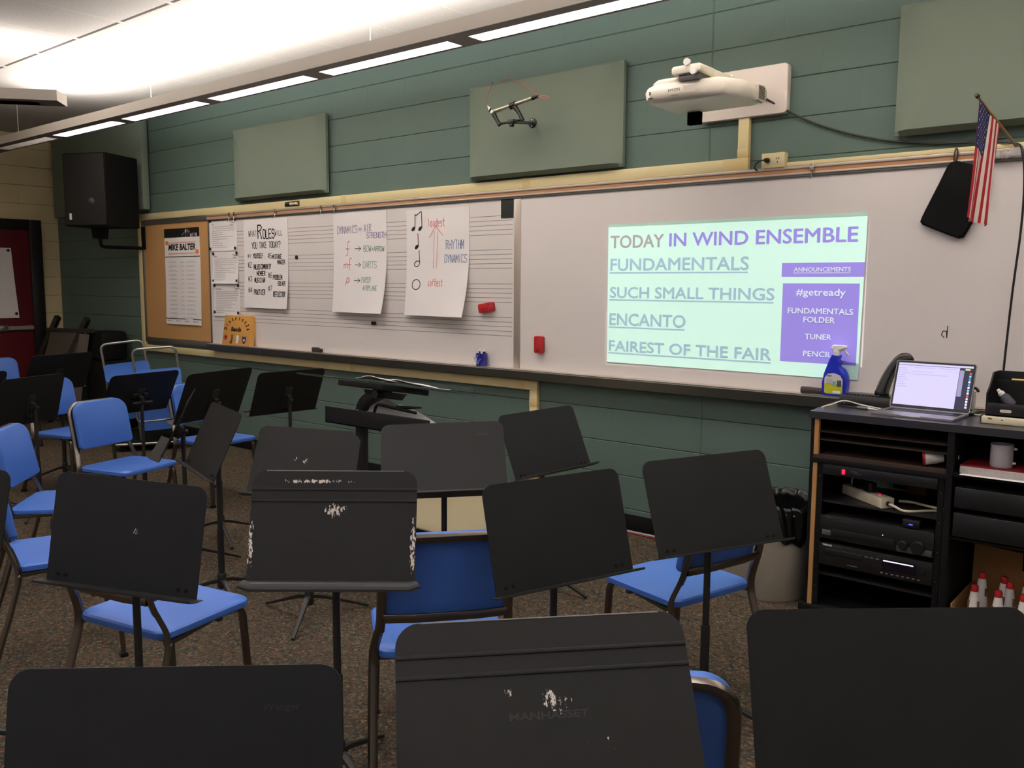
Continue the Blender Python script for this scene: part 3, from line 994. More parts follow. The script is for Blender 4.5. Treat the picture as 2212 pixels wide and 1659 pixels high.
def w_dyn(b, fn):
    S = lambda t, x, z, h, wd, m_, w=.004, sl=0.0: b.strokes(t, h, x, z, m_, fn, w, width=wd, slope=sl)
    S('DYNAMICS', .05, -.155, .055, .24, HVIO), S('=', .30, -.15, .045, .05, HVIO), S('AIR', .365, -.15, .055, .09, HVIO)
    S('STRENGTH', .395, -.20, .042, .225, HVIO)
    b.line([(.195, -.225), (.185, -.215), (.172, -.225), (.17, -.30), (.165, -.325), (.15, -.325)], .005, HRED, fn)
    b.line([(.145, -.275), (.19, -.275)], .005, HRED, fn)
    S('m', .125, -.425, .05, .06, HRED, .005), b.line([(.215, -.35), (.205, -.345), (.195, -.36), (.192, -.44)], .005, HRED, fn), b.line([(.175, -.395), (.212, -.395)], .005, HRED, fn)
    b.line([(.15, -.56), (.165, -.50), (.19, -.50), (.198, -.52), (.18, -.54), (.158, -.535)], .005, HRED, fn)
    for z in (-.275, -.40, -.52):
        b.line([(.255, z), (.325, z)], .004, INK, fn), b.line([(.30, z + .018), (.327, z), (.30, z - .018)], .004, INK, fn)
    S('BOW', .36, -.30, .045, .09, HGREEN), S('+ARROW', .45, -.30, .036, .145, HGREEN)
    S('DARTS', .355, -.425, .05, .16, HGREEN)
    S('PAPER', .345, -.535, .04, .11, HGREEN), S('AIRPLANE', .365, -.595, .036, .17, HGREEN)


sheet('paper_chart', -3.24, 1.277, -2.622, 2.045, -.0235, .05, 'white paper chart headed DYNAMICS = AIR STRENGTH in coloured marker', 'paper chart', w_dyn, side=.9)


def w_not(b, fn):
    ell = lambda cx, cz, rx, rz, rot, n=20: [(cx + rx * math.cos(a * 2 * PI / n) * math.cos(rot) - rz * math.sin(a * 2 * PI / n) * math.sin(rot), cz + rx * math.cos(a * 2 * PI / n) * math.sin(rot) + rz * math.sin(a * 2 * PI / n) * math.cos(rot)) for a in range(n)]
    for cx, cz in ((.072, -.135), (.142, -.135), (.105, -.265)):
        b.flat(ell(cx, cz, .022, .013, .6), INK, fn)
    b.line([(.088, -.128), (.09, -.03)], .007, INK, fn), b.line([(.160, -.128), (.156, -.02)], .007, INK, fn)
    b.line([(.088, -.045), (.12, -.03), (.155, -.012)], .007, INK, fn)
    b.line([(.122, -.258), (.118, -.17)], .006, INK, fn)
    e = ell(.11, -.385, .028, .019, .4)
    b.line(e + e[:1], .006, INK, fn), b.line([(.137, -.375), (.13, -.29)], .006, INK, fn)
    e = ell(.108, -.535, .042, .036, .1)
    b.line(e + e[:1], .006, INK, fn)
    S = lambda t, x, z, h, wd, m_, w=.004, sl=0.0: b.strokes(t, h, x, z, m_, fn, w, width=wd, slope=sl)
    S('loudest', .225, -.125, .055, .17, HRED), S('softest', .23, -.545, .05, .16, HRED)
    for x in (.285, .318):
        b.line([(x, -.16), (x - .008, -.42)], .003, HRED, fn)
    b.line([(.235, -.20), (.30, -.125), (.37, -.19)], .004, HRED, fn)
    S('RHYTHM', .40, -.285, .06, .175, HBLUE), S('DYNAMICS', .39, -.38, .055, .215, HBLUE)


sheet('paper_chart', -2.405, 1.274, -1.785, 2.032, -.0235, .06, 'white paper chart with hand-drawn notes, a red arrow and the word loudest', 'paper chart', w_not, side=.9)


def w_list(seed, lines):
    def w(b, fn):
        r = random.Random(seed)
        b.text(('Rules', 'Rights', 'Responsibilities')[seed], .010, .035, -.050, mat('dark_print', (96, 92, 92)), fn, bold=.02)
        b.text('Wind', .007, .325, -.035, mat('dark_print', (96, 92, 92)), fn, bold=.02), b.text('D26 Band', .011, .350, -.046, mat('dark_print', (96, 92, 92)), fn, bold=.02), b.text('Ensemble', .008, .335, -.062, mat('dark_print', (96, 92, 92)), fn, bold=.02)
        z = -.068
        for k in range(lines):
            ln = r.choice((.34, .31, .25, .18, .12)) if k > 2 else .36
            b.rect(.035, z - .0028, .035 + ln, z, GREYINK, fn)
            z -= .205 / lines
    return w


sheet('printed_sheet', -5.015, 1.789, -4.582, 2.078, -.0225, .006, 'topmost of three printed class sheets pinned beside the tackboard', 'printed sheet', w_list(0, 11), group='printed sheets pinned beside the tackboard')
sheet('printed_sheet', -4.985, 1.494, -4.572, 1.786, -.0222, .02, 'middle one of three printed class sheets pinned beside the tackboard', 'printed sheet', w_list(1, 12), group='printed sheets pinned beside the tackboard')
sheet('printed_sheet', -4.980, 1.20, -4.562, 1.491, -.0218, .008, 'lowest of three printed class sheets, partly hidden by the wooden plaque', 'printed sheet', w_list(2, 13), group='printed sheets pinned beside the tackboard')


def w_post(b, fn):
    bk, wt, orng = mat('poster_black', (18, 18, 20), .5), mat('poster_white', (228, 226, 222), .5), mat('poster_orange', (238, 128, 70), .5)
    b.rect(0, -.085, .632, 0, bk, fn)
    r = random.Random(4)
    for k in range(20):
        x = .02 + .031 * k
        z = -.02 - r.random() * .055
        c_ = mat('poster_mallet_' + 'abc'[k % 3], ((210, 214, 214), (120, 150, 170), (180, 96, 96))[k % 3], .5)
        b.flat([(x + .012 * math.cos(a * PI / 5), z + .018 * math.sin(a * PI / 5)) for a in range(10)], c_, fn)
        b.rect(x - .002, -.085, x + .002, z - .012, c_, fn)
    f2 = lambda x, z: fn(x, z) + Vector((0, -.0004, 0))
    b.text('MIKE BALTER', .055, .316, -.205, bk, f2, bold=.035, align='CENTER', width=.49, shear=.12)
    for z in (-.135, -.238):
        b.rect(.07, z - .006, .56, z + .006, mat('poster_pink', (240, 180, 160), .5), fn)
    for x, z in ((.045, -.135), (.585, -.225)):
        b.flat([(x + .03 * math.cos(a * PI / 6), z + .022 * math.sin(a * PI / 6)) for a in range(12)], orng, f2)
    b.rect(0, -.272, .632, -.265, bk, fn)
    for row in range(14):
        z = -.315 - row * .041
        for x, wd in ((.08, .17), (.30, .05), (.40, .18)):
            b.rect(x, z - .010, x + wd * (.7 + .3 * r.random()), z - .007, mat('poster_light_grey', (192, 190, 186)), fn)
            b.rect(x + .02, z - .002, x + wd * .7, z + .001, mat('poster_light_grey', (192, 190, 186)), fn)
            b.rect(x - .01, z - .010, x - .003, z - .001, GREYINK, fn)
    b.rect(0, -.867, .632, -.860, bk, fn)
    for x in (.04, .19, .35, .50):
        b.rect(x, -.892, x + .012, -.878, mat('dark_print', (96, 92, 92)), fn), b.rect(x + .016, -.889, x + .075, -.884, GREYINK, fn)


sheet('poster', -5.825, 1.10, -5.193, 2.018, -.0225, .012, 'tall mallet maker poster with black top band pinned on the tan tackboard', 'poster', w_post)
PAPER_D = sheet


def magnet(x, z, y, label, r=.014, group='black round magnets'):
    b = MB().lathe([(r, 0), (r, .005), (r * .8, .007)], BLACKPLASTIC, 14, Matrix.Translation((x, y, z)) @ Matrix.Rotation(PI / 2, 4, 'X'))
    tag(b.build('magnet', origin=(x, y, z)), label, 'magnet', group)


nm3 = ('topmost', 'middle', 'lowest')
for k, (xa, xb, zt, zb_) in enumerate(((-5.00, -4.60, 2.062, 1.81), (-4.965, -4.59, 1.766, 1.52), (-4.96, -4.58, 1.478, 1.235))):
    for x, sd in ((xa, 'left'), (xb, 'right')):
        for z, vt in ((zt, 'upper'), (zb_, 'lower')):
            magnet(x, z, -.0245 if vt == 'upper' else -.0315, f'black round magnet at the {vt} {sd} corner of the {nm3[k]} printed sheet')
magnet(-3.726, 1.715, -.0205, 'black round magnet alone on the staff lines right of the roles chart', .017)

# paper on the door
b = MB().grid(lambda u, v: Vector((X0 + .024 + .05 * max(0, v - .5) ** 2, -1.10 + u * .57 + .045 * v * u, 1.872 - v * .77)), 8, 12, PAPER, th=.0008)
tag(b.build('paper_chart', origin=(X0 + .02, -.8, 1.1)), 'blank side of a white paper chart held on the maroon door', 'paper chart')
for yy, zz, vt in ((-.56, 1.845, 'upper'), (-.515, 1.15, 'lower')):
    b = MB().lathe([(.016, 0), (.016, .006), (.012, .008)], BLACKPLASTIC, 14, Matrix.Translation((X0 + (.026 if vt == 'upper' else .036), yy, zz)) @ Matrix.Rotation(PI / 2, 4, 'Y'))
    tag(b.build('magnet', origin=(X0 + .03, yy, zz)), f'black round magnet at the {vt} right corner of the door chart', 'magnet', 'black round magnets')

# ------------------------------------------------------------------ small things on the boards
tag(MB().box((-1.50, -.0225, 1.937), (-1.392, -.0195, 2.066), mat('dark_green_plate', (40, 48, 44), .35)).build('magnetic_plate', origin=(-1.44, -.02, 1.94)), 'dark rectangular plate at the top corner of the staff panel', 'plate')


def eraser(x, z, rot, wd, ht, label):
    T = Matrix.Translation((x, -.02, z)) @ Matrix.Rotation(rot, 4, 'Y')
    r_ = thing('whiteboard_eraser', (x, -.02, z), label, 'eraser', 'red magnetic erasers')
    MB().prism(rrect(-wd / 2, -ht / 2, wd / 2, ht / 2, .012), -.035, -.006, RED, T, bev=.004).build('body', r_)
    MB().prism(rrect(-wd / 2 + .003, -ht / 2 + .003, wd / 2 - .003, ht / 2 - .003, .01), -.008, 0, mat('black_felt', (24, 20, 20), .9), T).build('felt', r_)
    b = MB()
    fn = lambda a, c: T @ Vector((a, -.0355, c))
    long_ = wd > ht
    for k in range(3):
        q = (k - 1) * .008
        b.line([(wd * .28 + q * .6 - .004, ht * .36), (wd * .28 + q, ht * .16)] if long_ else [(-.004 + q, -ht * .3), (q + .006, -ht * .42)], .003, INK, fn)
    b.line([(-wd * .3, -ht * .12), (wd * .22, -ht * .10)] if long_ else [(-wd * .2, ht * .4), (-wd * .2, -ht * .05)], .003, mat('dark_red_print', (130, 22, 30)), fn)
    b.build('print', r_)


eraser(-1.612, 1.345, math.radians(-9), .128, .062, 'red magnetic eraser stuck tilted near the right end of the staff lines')
eraser(-1.156, 1.115, 0, .066, .110, 'red magnetic eraser stuck upright on the plain board right of the seam')
tag(MB().prism(rrect(-2.80, 1.187, -2.752, 1.214, .008), -.032, -.02, mat('black_felt', (24, 20, 20), .9), bev=.003).build('magnet_clip', origin=(-2.776, -.02, 1.19)), 'small black clip stuck on the lowest staff below the dynamics chart', 'clip')
b = MB().box((-3.47, -.085, .948), (-3.40, -.05, .985), mat('dark_felt_grey', (58, 52, 50), .9), .006).box((-3.41, -.088, .948), (-3.36, -.05, .978), mat('dark_felt_grey', (58, 52, 50), .9), .008)
tag(b.build('felt_eraser', origin=(-3.41, -.07, .947)), 'small dark felt eraser lying on the marker tray below the roles chart', 'eraser')
b = MB().tube([(.605, -.07, .966), (.655, -.07, .966), (.66, -.07, .966), (.79, -.068, .966)], [.018, .018, .0165, .0165], mat('dark_foam_roll', (70, 62, 58), .8), 14)
tag(b.build('foam_roll', origin=(.7, -.07, .947)), 'dark grey roll lying on the tray behind the blue spray bottle', 'roll')
b = MB().box((-2.71, -.085, .948), (-2.63, -.077, .953), mat('tan_chalk', (214, 190, 140), .8), .002)
tag(b.build('chalk_stick', origin=(-2.67, -.08, .947)), 'short tan stick lying on the marker tray left of the blue mug', 'stick')
b = MB().prism([(x, z) for x, z in ((-3.845, 2.131), (-3.655, 2.131), (-3.655, 2.170), (-3.845, 2.170))], -.037, -.034, mat('marker_label_dark', (48, 44, 40), .5))
b.tube([(-3.83, -.042, 2.150), (-3.765, -.042, 2.150)], .012, BLACKPLASTIC, 10).tube([(-3.763, -.042, 2.150), (-3.72, -.042, 2.150), (-3.70, -.042, 2.150), (-3.67, -.042, 2.150)], [.013, .008, .012, .012], CREAMW, 10)
tag(b.build('marker_pen', origin=(-3.75, -.036, 2.13)), 'black and white marker pen stuck on the upper cream raceway', 'marker')

mg = thing('marker_mug', (-1.634, -.062, .9475), 'blue mug with white capped markers standing on the tray', 'mug')
T = Matrix.Translation((-1.634, -.062, .9475))
MUGB = mat('blue_glazed_mug', (44, 46, 150), .25, coat=.3)
MB().lathe([(.036, 0), (.039, .004), (.039, .086), (.036, .086), (.035, .008), (.001, .006)], MUGB, 24, T, cap=False).lathe([(.036, 0), (0.0005, 0)], MUGB, 24, T, cap=False).build('cup', mg)
MB().tube(smoothline([(-1.672, -.062, 1.022), (-1.690, -.066, 1.015), (-1.697, -.066, .99), (-1.688, -.066, .967), (-1.672, -.062, .962)], 4), .005, WHITE, 8).build('handle', mg)
b = MB()
for P in ([(-1.655, .955), (-1.640, .975), (-1.648, 1.0), (-1.632, 1.025)], [(-1.632, .958), (-1.625, .985), (-1.612, 1.0)]):
    for (ax, az), (bx, bz) in zip(P[:-1], P[1:]):
        b.tube([(ax, -.062 - math.sqrt(max(1e-6, .0396 ** 2 - (ax + 1.634) ** 2)), az), (bx, -.062 - math.sqrt(max(1e-6, .0396 ** 2 - (bx + 1.634) ** 2)), bz)], .003, mat('pale_blue_print', (150, 180, 220)), 6)
b.build('print', mg)
for i, (x, y, top, c_) in enumerate(((-1.652, -.062, .030, BOTTLEBLUE), (-1.634, -.05, .024, INK), (-1.61, -.062, .028, INK), (-1.622, -.078, .018, WHITE))):
    b = MB().tube([(x, y, .957), (x + .002, y, 1.036 + top * .4)], .008, c_, 10).tube([(x + .002, y, 1.036 + top * .4), (x + .003, y, 1.036 + top)], .0085, WHITE, 10)
    tag(b.build('marker_pen', origin=(x, y, .957)), ('white capped blue marker at the left in the blue mug', 'white capped marker at the back of the blue mug', 'white capped black marker at the right in the blue mug', 'all white marker at the front of the blue mug')[i], 'marker', 'markers in the mug')

pl_ = thing('wooden_plaque', (-4.53, -.06, .9475), 'varnished wooden plaque lettered District 26 Bands, leaning on the tray', 'plaque')
T = Matrix.Translation((-4.555, -.088, .949)) @ Matrix.Rotation(math.radians(-9), 4, 'X')
MB().prism(rrect(-.215, 0, .215, .268, .006), 0, .045, WOOD, T, bev=.003).build('board', pl_)
b = MB()
fn = lambda x, z: T @ Vector((x, -.0008, z))
arc = 'District26'
for k, ch in enumerate(arc):
    a = PI - (k + .5) / len(arc) * PI
    cx, cz, rx, rz = -.005, .130, .155, .098
    ang = a - PI / 2
    ca, sa = math.cos(ang), math.sin(ang)
    px, pz = cx + rx * math.cos(a), cz + rz * math.sin(a)
    b.text(ch, .030, 0, 0, INK, (lambda x, z, px=px, pz=pz, ca=ca, sa=sa: fn(px + (x * ca - z * sa) * 1.5, pz + x * sa * .8 + z * ca)), bold=.04, align='CENTER')
b.text('Bands', .036, -.012, .125, INK, fn, bold=.045, align='CENTER', width=.155)
b.build('lettering', pl_)
star = [(-.165 + .036 * (1 if k % 2 == 0 else .42) * math.sin(k * PI / 5), .068 + .036 * (1 if k % 2 == 0 else .42) * math.cos(k * PI / 5)) for k in range(10)]
b = MB().flat(star, DKRED, fn)
b.flat([(-.085, .012), (-.058, .012), (-.052, .06), (-.060, .098), (-.078, .098), (-.075, .055), (-.10, .02)], mat('plaque_grey', (90, 84, 66)), fn)
b.flat([(.0, .02), (.03, .018), (.044, .05), (.040, .085), (.015, .096), (-.002, .075), (.006, .05)], WHITE, fn)
b.flat([(.10, .04), (.115, .018), (.135, .018), (.15, .04), (.155, .09), (.14, .078), (.112, .078), (.094, .09)], mat('plaque_navy', (32, 40, 120)), fn)
b.flat([(.112, .045), (.125, .035), (.138, .045), (.138, .06), (.112, .06)], WHITE, lambda x, z: T @ Vector((x, -.0014, z)))
b.build('emblems', pl_)

sb = thing('spray_bottle', (.776, -.062, .9475), 'blue spray bottle with white trigger head on the tray before the slide', 'spray bottle')
T = Matrix.Translation((.776, -.062, .9475)) @ Matrix.Scale(1.0, 4)
out = [(-.058, 0), (.052, 0), (.060, .01), (.064, .06), (.062, .10), (.045, .135), (.018, .150), (.022, .170), (.014, .185), (.020, .205), (-.018, .208), (-.028, .19), (-.042, .15), (-.056, .11), (-.064, .06), (-.062, .01)]
hull([[T @ Vector((x * k_ + .0 * (1 - k_), y, .002 + z * (1 if k_ == 1 else .985))) for x, z in out] for y, k_ in ((-.030, .80), (-.024, .96), (-.012, 1), (.012, 1), (.024, .96), (.030, .80))], BOTTLEBLUE, MB()).build('bottle', sb)
f_l = lambda x, z: T @ Vector((x, -.0312, z))
b = MB().flat(rrect(-.046, .012, .046, .062, .012, corners=(1, 1, 0, 0)), YELLOW, f_l).flat([(-.046, .062), (.046, .062), (.046, .085), (.032, .108), (.0, .118), (-.034, .112), (-.046, .09)], mat('bottle_label_white', (214, 212, 206), .5), f_l)
f_m = lambda x, z: T @ Vector((x, -.0317, z))
b.text('Expo', .009, -.036, .100, INK, f_m, bold=.04).rect(.018, .050, .040, .082, mat('label_slate', (70, 84, 96)), f_m).rect(-.004, .052, .012, .076, mat('label_teal', (120, 170, 170)), f_m).rect(-.002, .016, .036, .028, WHITE, f_m)
for k in range(5):
    b.rect(-.038, .098 - .006 * k - .012, -.008 + .004 * (k % 2), .0995 - .006 * k - .012, GREYINK, f_m)
b.build('label', sb)
b = MB().lathe([(.019, .205), (.019, .228), (.015, .232)], WHITE, 18, T)
hd_ = [(-.030, .243), (-.018, .258), (.030, .259), (.052, .254), (.054, .246), (.034, .236), (.022, .228), (-.008, .228), (-.022, .236)]
hull([[T @ Vector((x * k_, y, .243 + (z - .243) * k_)) for x, z in hd_] for y, k_ in ((-.013, .8), (-.009, 1), (.009, 1), (.013, .8))], WHITE, b)
b.build('spray_head', sb)
MB().tube([T @ Vector(p) for p in ((.034, 0, .240), (.046, 0, .222), (.060, 0, .208))], [.0065, .006, .005], WHITE, 8).build('trigger', sb)

# ------------------------------------------------------------------ flag and hanging pouch
fl = thing('desk_flag', (1.526, -.04, 2.10), 'small American flag on a tan stick sticking out from the map rail at right', 'flag')
tip, base = Vector((1.430, -.40, 2.285)), Vector((1.526, -.05, 2.108))
MB().tube([base, tip], .0065, mat('tan_flag_stick', (150, 120, 78), .5, var=.1), 10).build('stick', fl)
MB().tube([tip - (base - tip) * .01, tip + (tip - base) * .045], [.010, .008], mat('dark_bronze_tip', (74, 64, 44), .4, metal=.6), 10).build('finial', fl)
FR, FW, FB = mat('flag_red_cloth', (176, 34, 52), .85), mat('flag_white_cloth', (232, 216, 202), .85), mat('flag_navy_cloth', (40, 42, 92), .85)


def flag_pt(u, v, off=0.0):
    h = tip + (base - tip) * (.02 + .50 * u)
    L = .485 - .035 * u
    fold = math.sin(u * 9.0 + .6) * .016 * (.15 + v) + math.sin(u * 21 + 2 * v) * .004 * v
    drop = Vector((-.022 * v - .012 * v * v * (1 - u), 0, -L * v))
    shrink = (Vector((0, 1, 0)) * (.0)).lerp(Vector((0, -.05 * (u - .3), 0)), v)
    return h + drop + shrink + Vector((fold * .9 + off, -fold * .25, .02 * u * v))


def flag_m(i, j):
    st_ = i // 2
    if st_ < 7 and j < 12:
        return FB
    return FW if st_ % 2 else FR


MB().grid(lambda u, v: flag_pt(u, v), 26, 30, FR, th=.0008, matfn=flag_m).build('cloth', fl)
b = MB()
for r_ in range(9):
    for c_ in range(6 if r_ % 2 == 0 else 5):
        u, v = (.03 + .0533 * r_) + .02, .4 * (.085 + (c_ + (.5 if r_ % 2 else 0)) * .166)
        for off in (.0014, -.0016):
            c0, cu_, cv_ = flag_pt(u, v, off), flag_pt(u + .012, v, off) - flag_pt(u, v, off), flag_pt(u, v + .012, off) - flag_pt(u, v, off)
            b.add([c0 + cu_ * q * math.sin(k * PI / 5) * 1.1 + cv_ * q * -math.cos(k * PI / 5) * 1.1 for k in range(10) for q in ((1, .45)[k % 2],)], [tuple(range(10))], WHITE)
b.build('stars', fl)
b = MB()
for k in range(7):
    b.lathe([(.014, 0), (.018, .006), (.018, .010), (.014, .016)], CLEAR, 14, Matrix.Translation((1.395 + .016 * k, -.058, 2.088)) @ Matrix.Rotation(PI / 2, 4, 'Y'))
b.box((1.50, -.075, 2.075), (1.545, -.036, 2.115), CLEAR, .006)
b.build('clear_holder', fl)

po = thing('hanging_pouch', (1.255, -.06, 1.72), 'flat black padded pouch hung from a hook on the map rail beside the flag', 'pouch')
pout = [(1.268, 2.078), (1.243, 2.066), (1.205, 1.98), (1.137, 1.825), (1.138, 1.800), (1.156, 1.786), (1.29, 1.728), (1.312, 1.726), (1.333, 1.742), (1.395, 1.885), (1.418, 2.0), (1.40, 2.032), (1.30, 2.072)]
pc = smoothline([Vector((x, 0, z)) for x, z in pout + pout[:1]], 4)[:-1]
cx_, cz_ = 1.275, 1.90
secs = []
for y, k_ in ((-.024, .97), (-.034, 1.0), (-.048, .985), (-.056, .93)):
    secs.append([Vector((cx_ + (p.x - cx_) * k_, y, cz_ + (p.z - cz_) * k_)) for p in pc])
hull(secs, mat('black_neoprene', (16, 16, 17), .85, spec=.2, var=.1, scale=200, bump=.1), MB()).build('pouch', po)
MB().tube(smoothline([(1.268, -.05, 2.07), (1.266, -.052, 2.095), (1.270, -.05, 2.128), (1.278, -.05, 2.128), (1.28, -.05, 2.10), (1.275, -.048, 2.075)], 4), .0035, mat('dull_steel_hook', (84, 78, 72), .4, metal=.8), 8).build('hook', po)

# ------------------------------------------------------------------ clamp arm on the middle acoustic panel
ma = thing('clamp_arm', (-1.183, -.09, 2.51), 'black and silver clamp arm holding a metal tube off the middle acoustic panel', 'clamp arm')
b = MB().lathe([(.032, 0), (.030, .008), (.012, .014)], BLACKPLASTIC, 20, Matrix.Translation((-1.183, -.088, 2.51)) @ Matrix.Rotation(PI / 2, 4, 'X'))
for q in (.019, -.019):
    b.lathe([(.005, .010), (.005, .014)], WHITE, 10, Matrix.Translation((-1.183, -.088, 2.51 + q)) @ Matrix.Rotation(PI / 2, 4, 'X'))
b.build('mounting_foot', ma)
MB().tube([(-1.183, -.10, 2.51), (-1.18, -.29, 2.487)], [.010, .012], ALU, 12).build('stub_rod', ma)
b = MB().tube([(-1.276, -.30, 2.486), (-1.093, -.30, 2.492)], .008, BLACKPLASTIC, 10).box((-1.205, -.315, 2.474), (-1.155, -.285, 2.502), BLACKPLASTIC, .005).box((-1.19, -.312, 2.458), (-1.168, -.288, 2.476), BLACKPLASTIC, .003)
b.tube([(-1.276, -.30, 2.478), (-1.30, -.30, 2.513), (-1.325, -.30, 2.552)], [.013, .012, .015], BLACKPLASTIC, 10).tube([(-1.093, -.30, 2.486), (-1.12, -.30, 2.53), (-1.15, -.30, 2.568), (-1.175, -.30, 2.583)], [.013, .012, .015, .017], BLACKPLASTIC, 10)
b.tube([(-1.19, -.30, 2.579), (-1.150, -.30, 2.588)], .0195, BLACKPLASTIC, 12)
b.build('clamps', ma)
b = MB().tube([(-1.318, -.30, 2.566), (-1.27, -.30, 2.573), (-1.265, -.30, 2.574), (-1.03, -.30, 2.606), (-1.02, -.30, 2.607)], [.013, .013, .0115, .0115, .013], mat('brushed_steel_tube', (196, 190, 170), .3, metal=.8), 14)
b.tube([(-1.02, -.30, 2.607), (-.975, -.30, 2.613)], [.013, .007], BLACKPLASTIC, 12)
b.build('tube', ma)
b = MB().tube([(-1.33, -.30, 2.555), (-1.36, -.30, 2.585), (-1.375, -.30, 2.606)], [.014, .010, .003], WHITE, 10).tube([(-1.352, -.312, 2.566), (-1.338, -.312, 2.585)], .005, BLACKPLASTIC, 8)
b.build('plug', ma)
REDW = mat('thin_red_wire', (172, 92, 72), .5)
MB().tube(smoothline([(-.975, -.30, 2.613), (-1.05, -.26, 2.66), (-1.19, -.19, 2.735), (-1.32, -.12, 2.79), (-1.42, -.085, 2.806), (-1.50, -.05, 2.81)], 5), .0028, REDW, 6).tube(smoothline([(-1.548, -.05, 2.81), (-1.52, -.10, 2.80), (-1.49, -.14, 2.76), (-1.44, -.23, 2.68), (-1.395, -.28, 2.63), (-1.375, -.30, 2.606)], 5), .0022, REDW, 6).tube(smoothline([(-.975, -.30, 2.613), (-.93, -.30, 2.610), (-.895, -.30, 2.596), (-.905, -.30, 2.588), (-.94, -.30, 2.598), (-.975, -.30, 2.611)], 4), .0022, mat('pink_wire', (204, 120, 112), .5), 6).build('wire', ma)

# ------------------------------------------------------------------ music stands
W_PLAIN = worn_black('desk_black_plain', (27, 27, 26), [], 0)
W_BLUISH = worn_black('desk_black_bluish', (30, 31, 35), [(.03, .17, .02, .02, .42)], 3)
W_CHIP1 = worn_black('desk_black_chipped', (31, 30, 29), [(.005, .20, .060, .040, .43), (-.05, .285, .20, .012, .40), (.03, .325, .12, .012, .40), (-.235, .10, .018, .15, .40), (.232, .10, .016, .14, .38)], 5)
W_CHIP2 = worn_black('desk_black_scuffed', (29, 28, 26), [(.012, .19, .05, .04, .43), (-.065, .205, .022, .016, .42), (.09, .12, .10, .06, .56)], 11)
W_CHIP3 = worn_black('desk_black_peeled', (34, 33, 31), [(.0, .175, .02, .03, .37), (-.045, .18, .022, .022, .40), (0, .335, .05, .006, .38)], 2)
CAMP = Vector((2.3554, -4.5315, 1.4992))      # where the measured sight lines meet; sizes and places are scaled along them together
MUSICG = 'black music stands among the chairs'


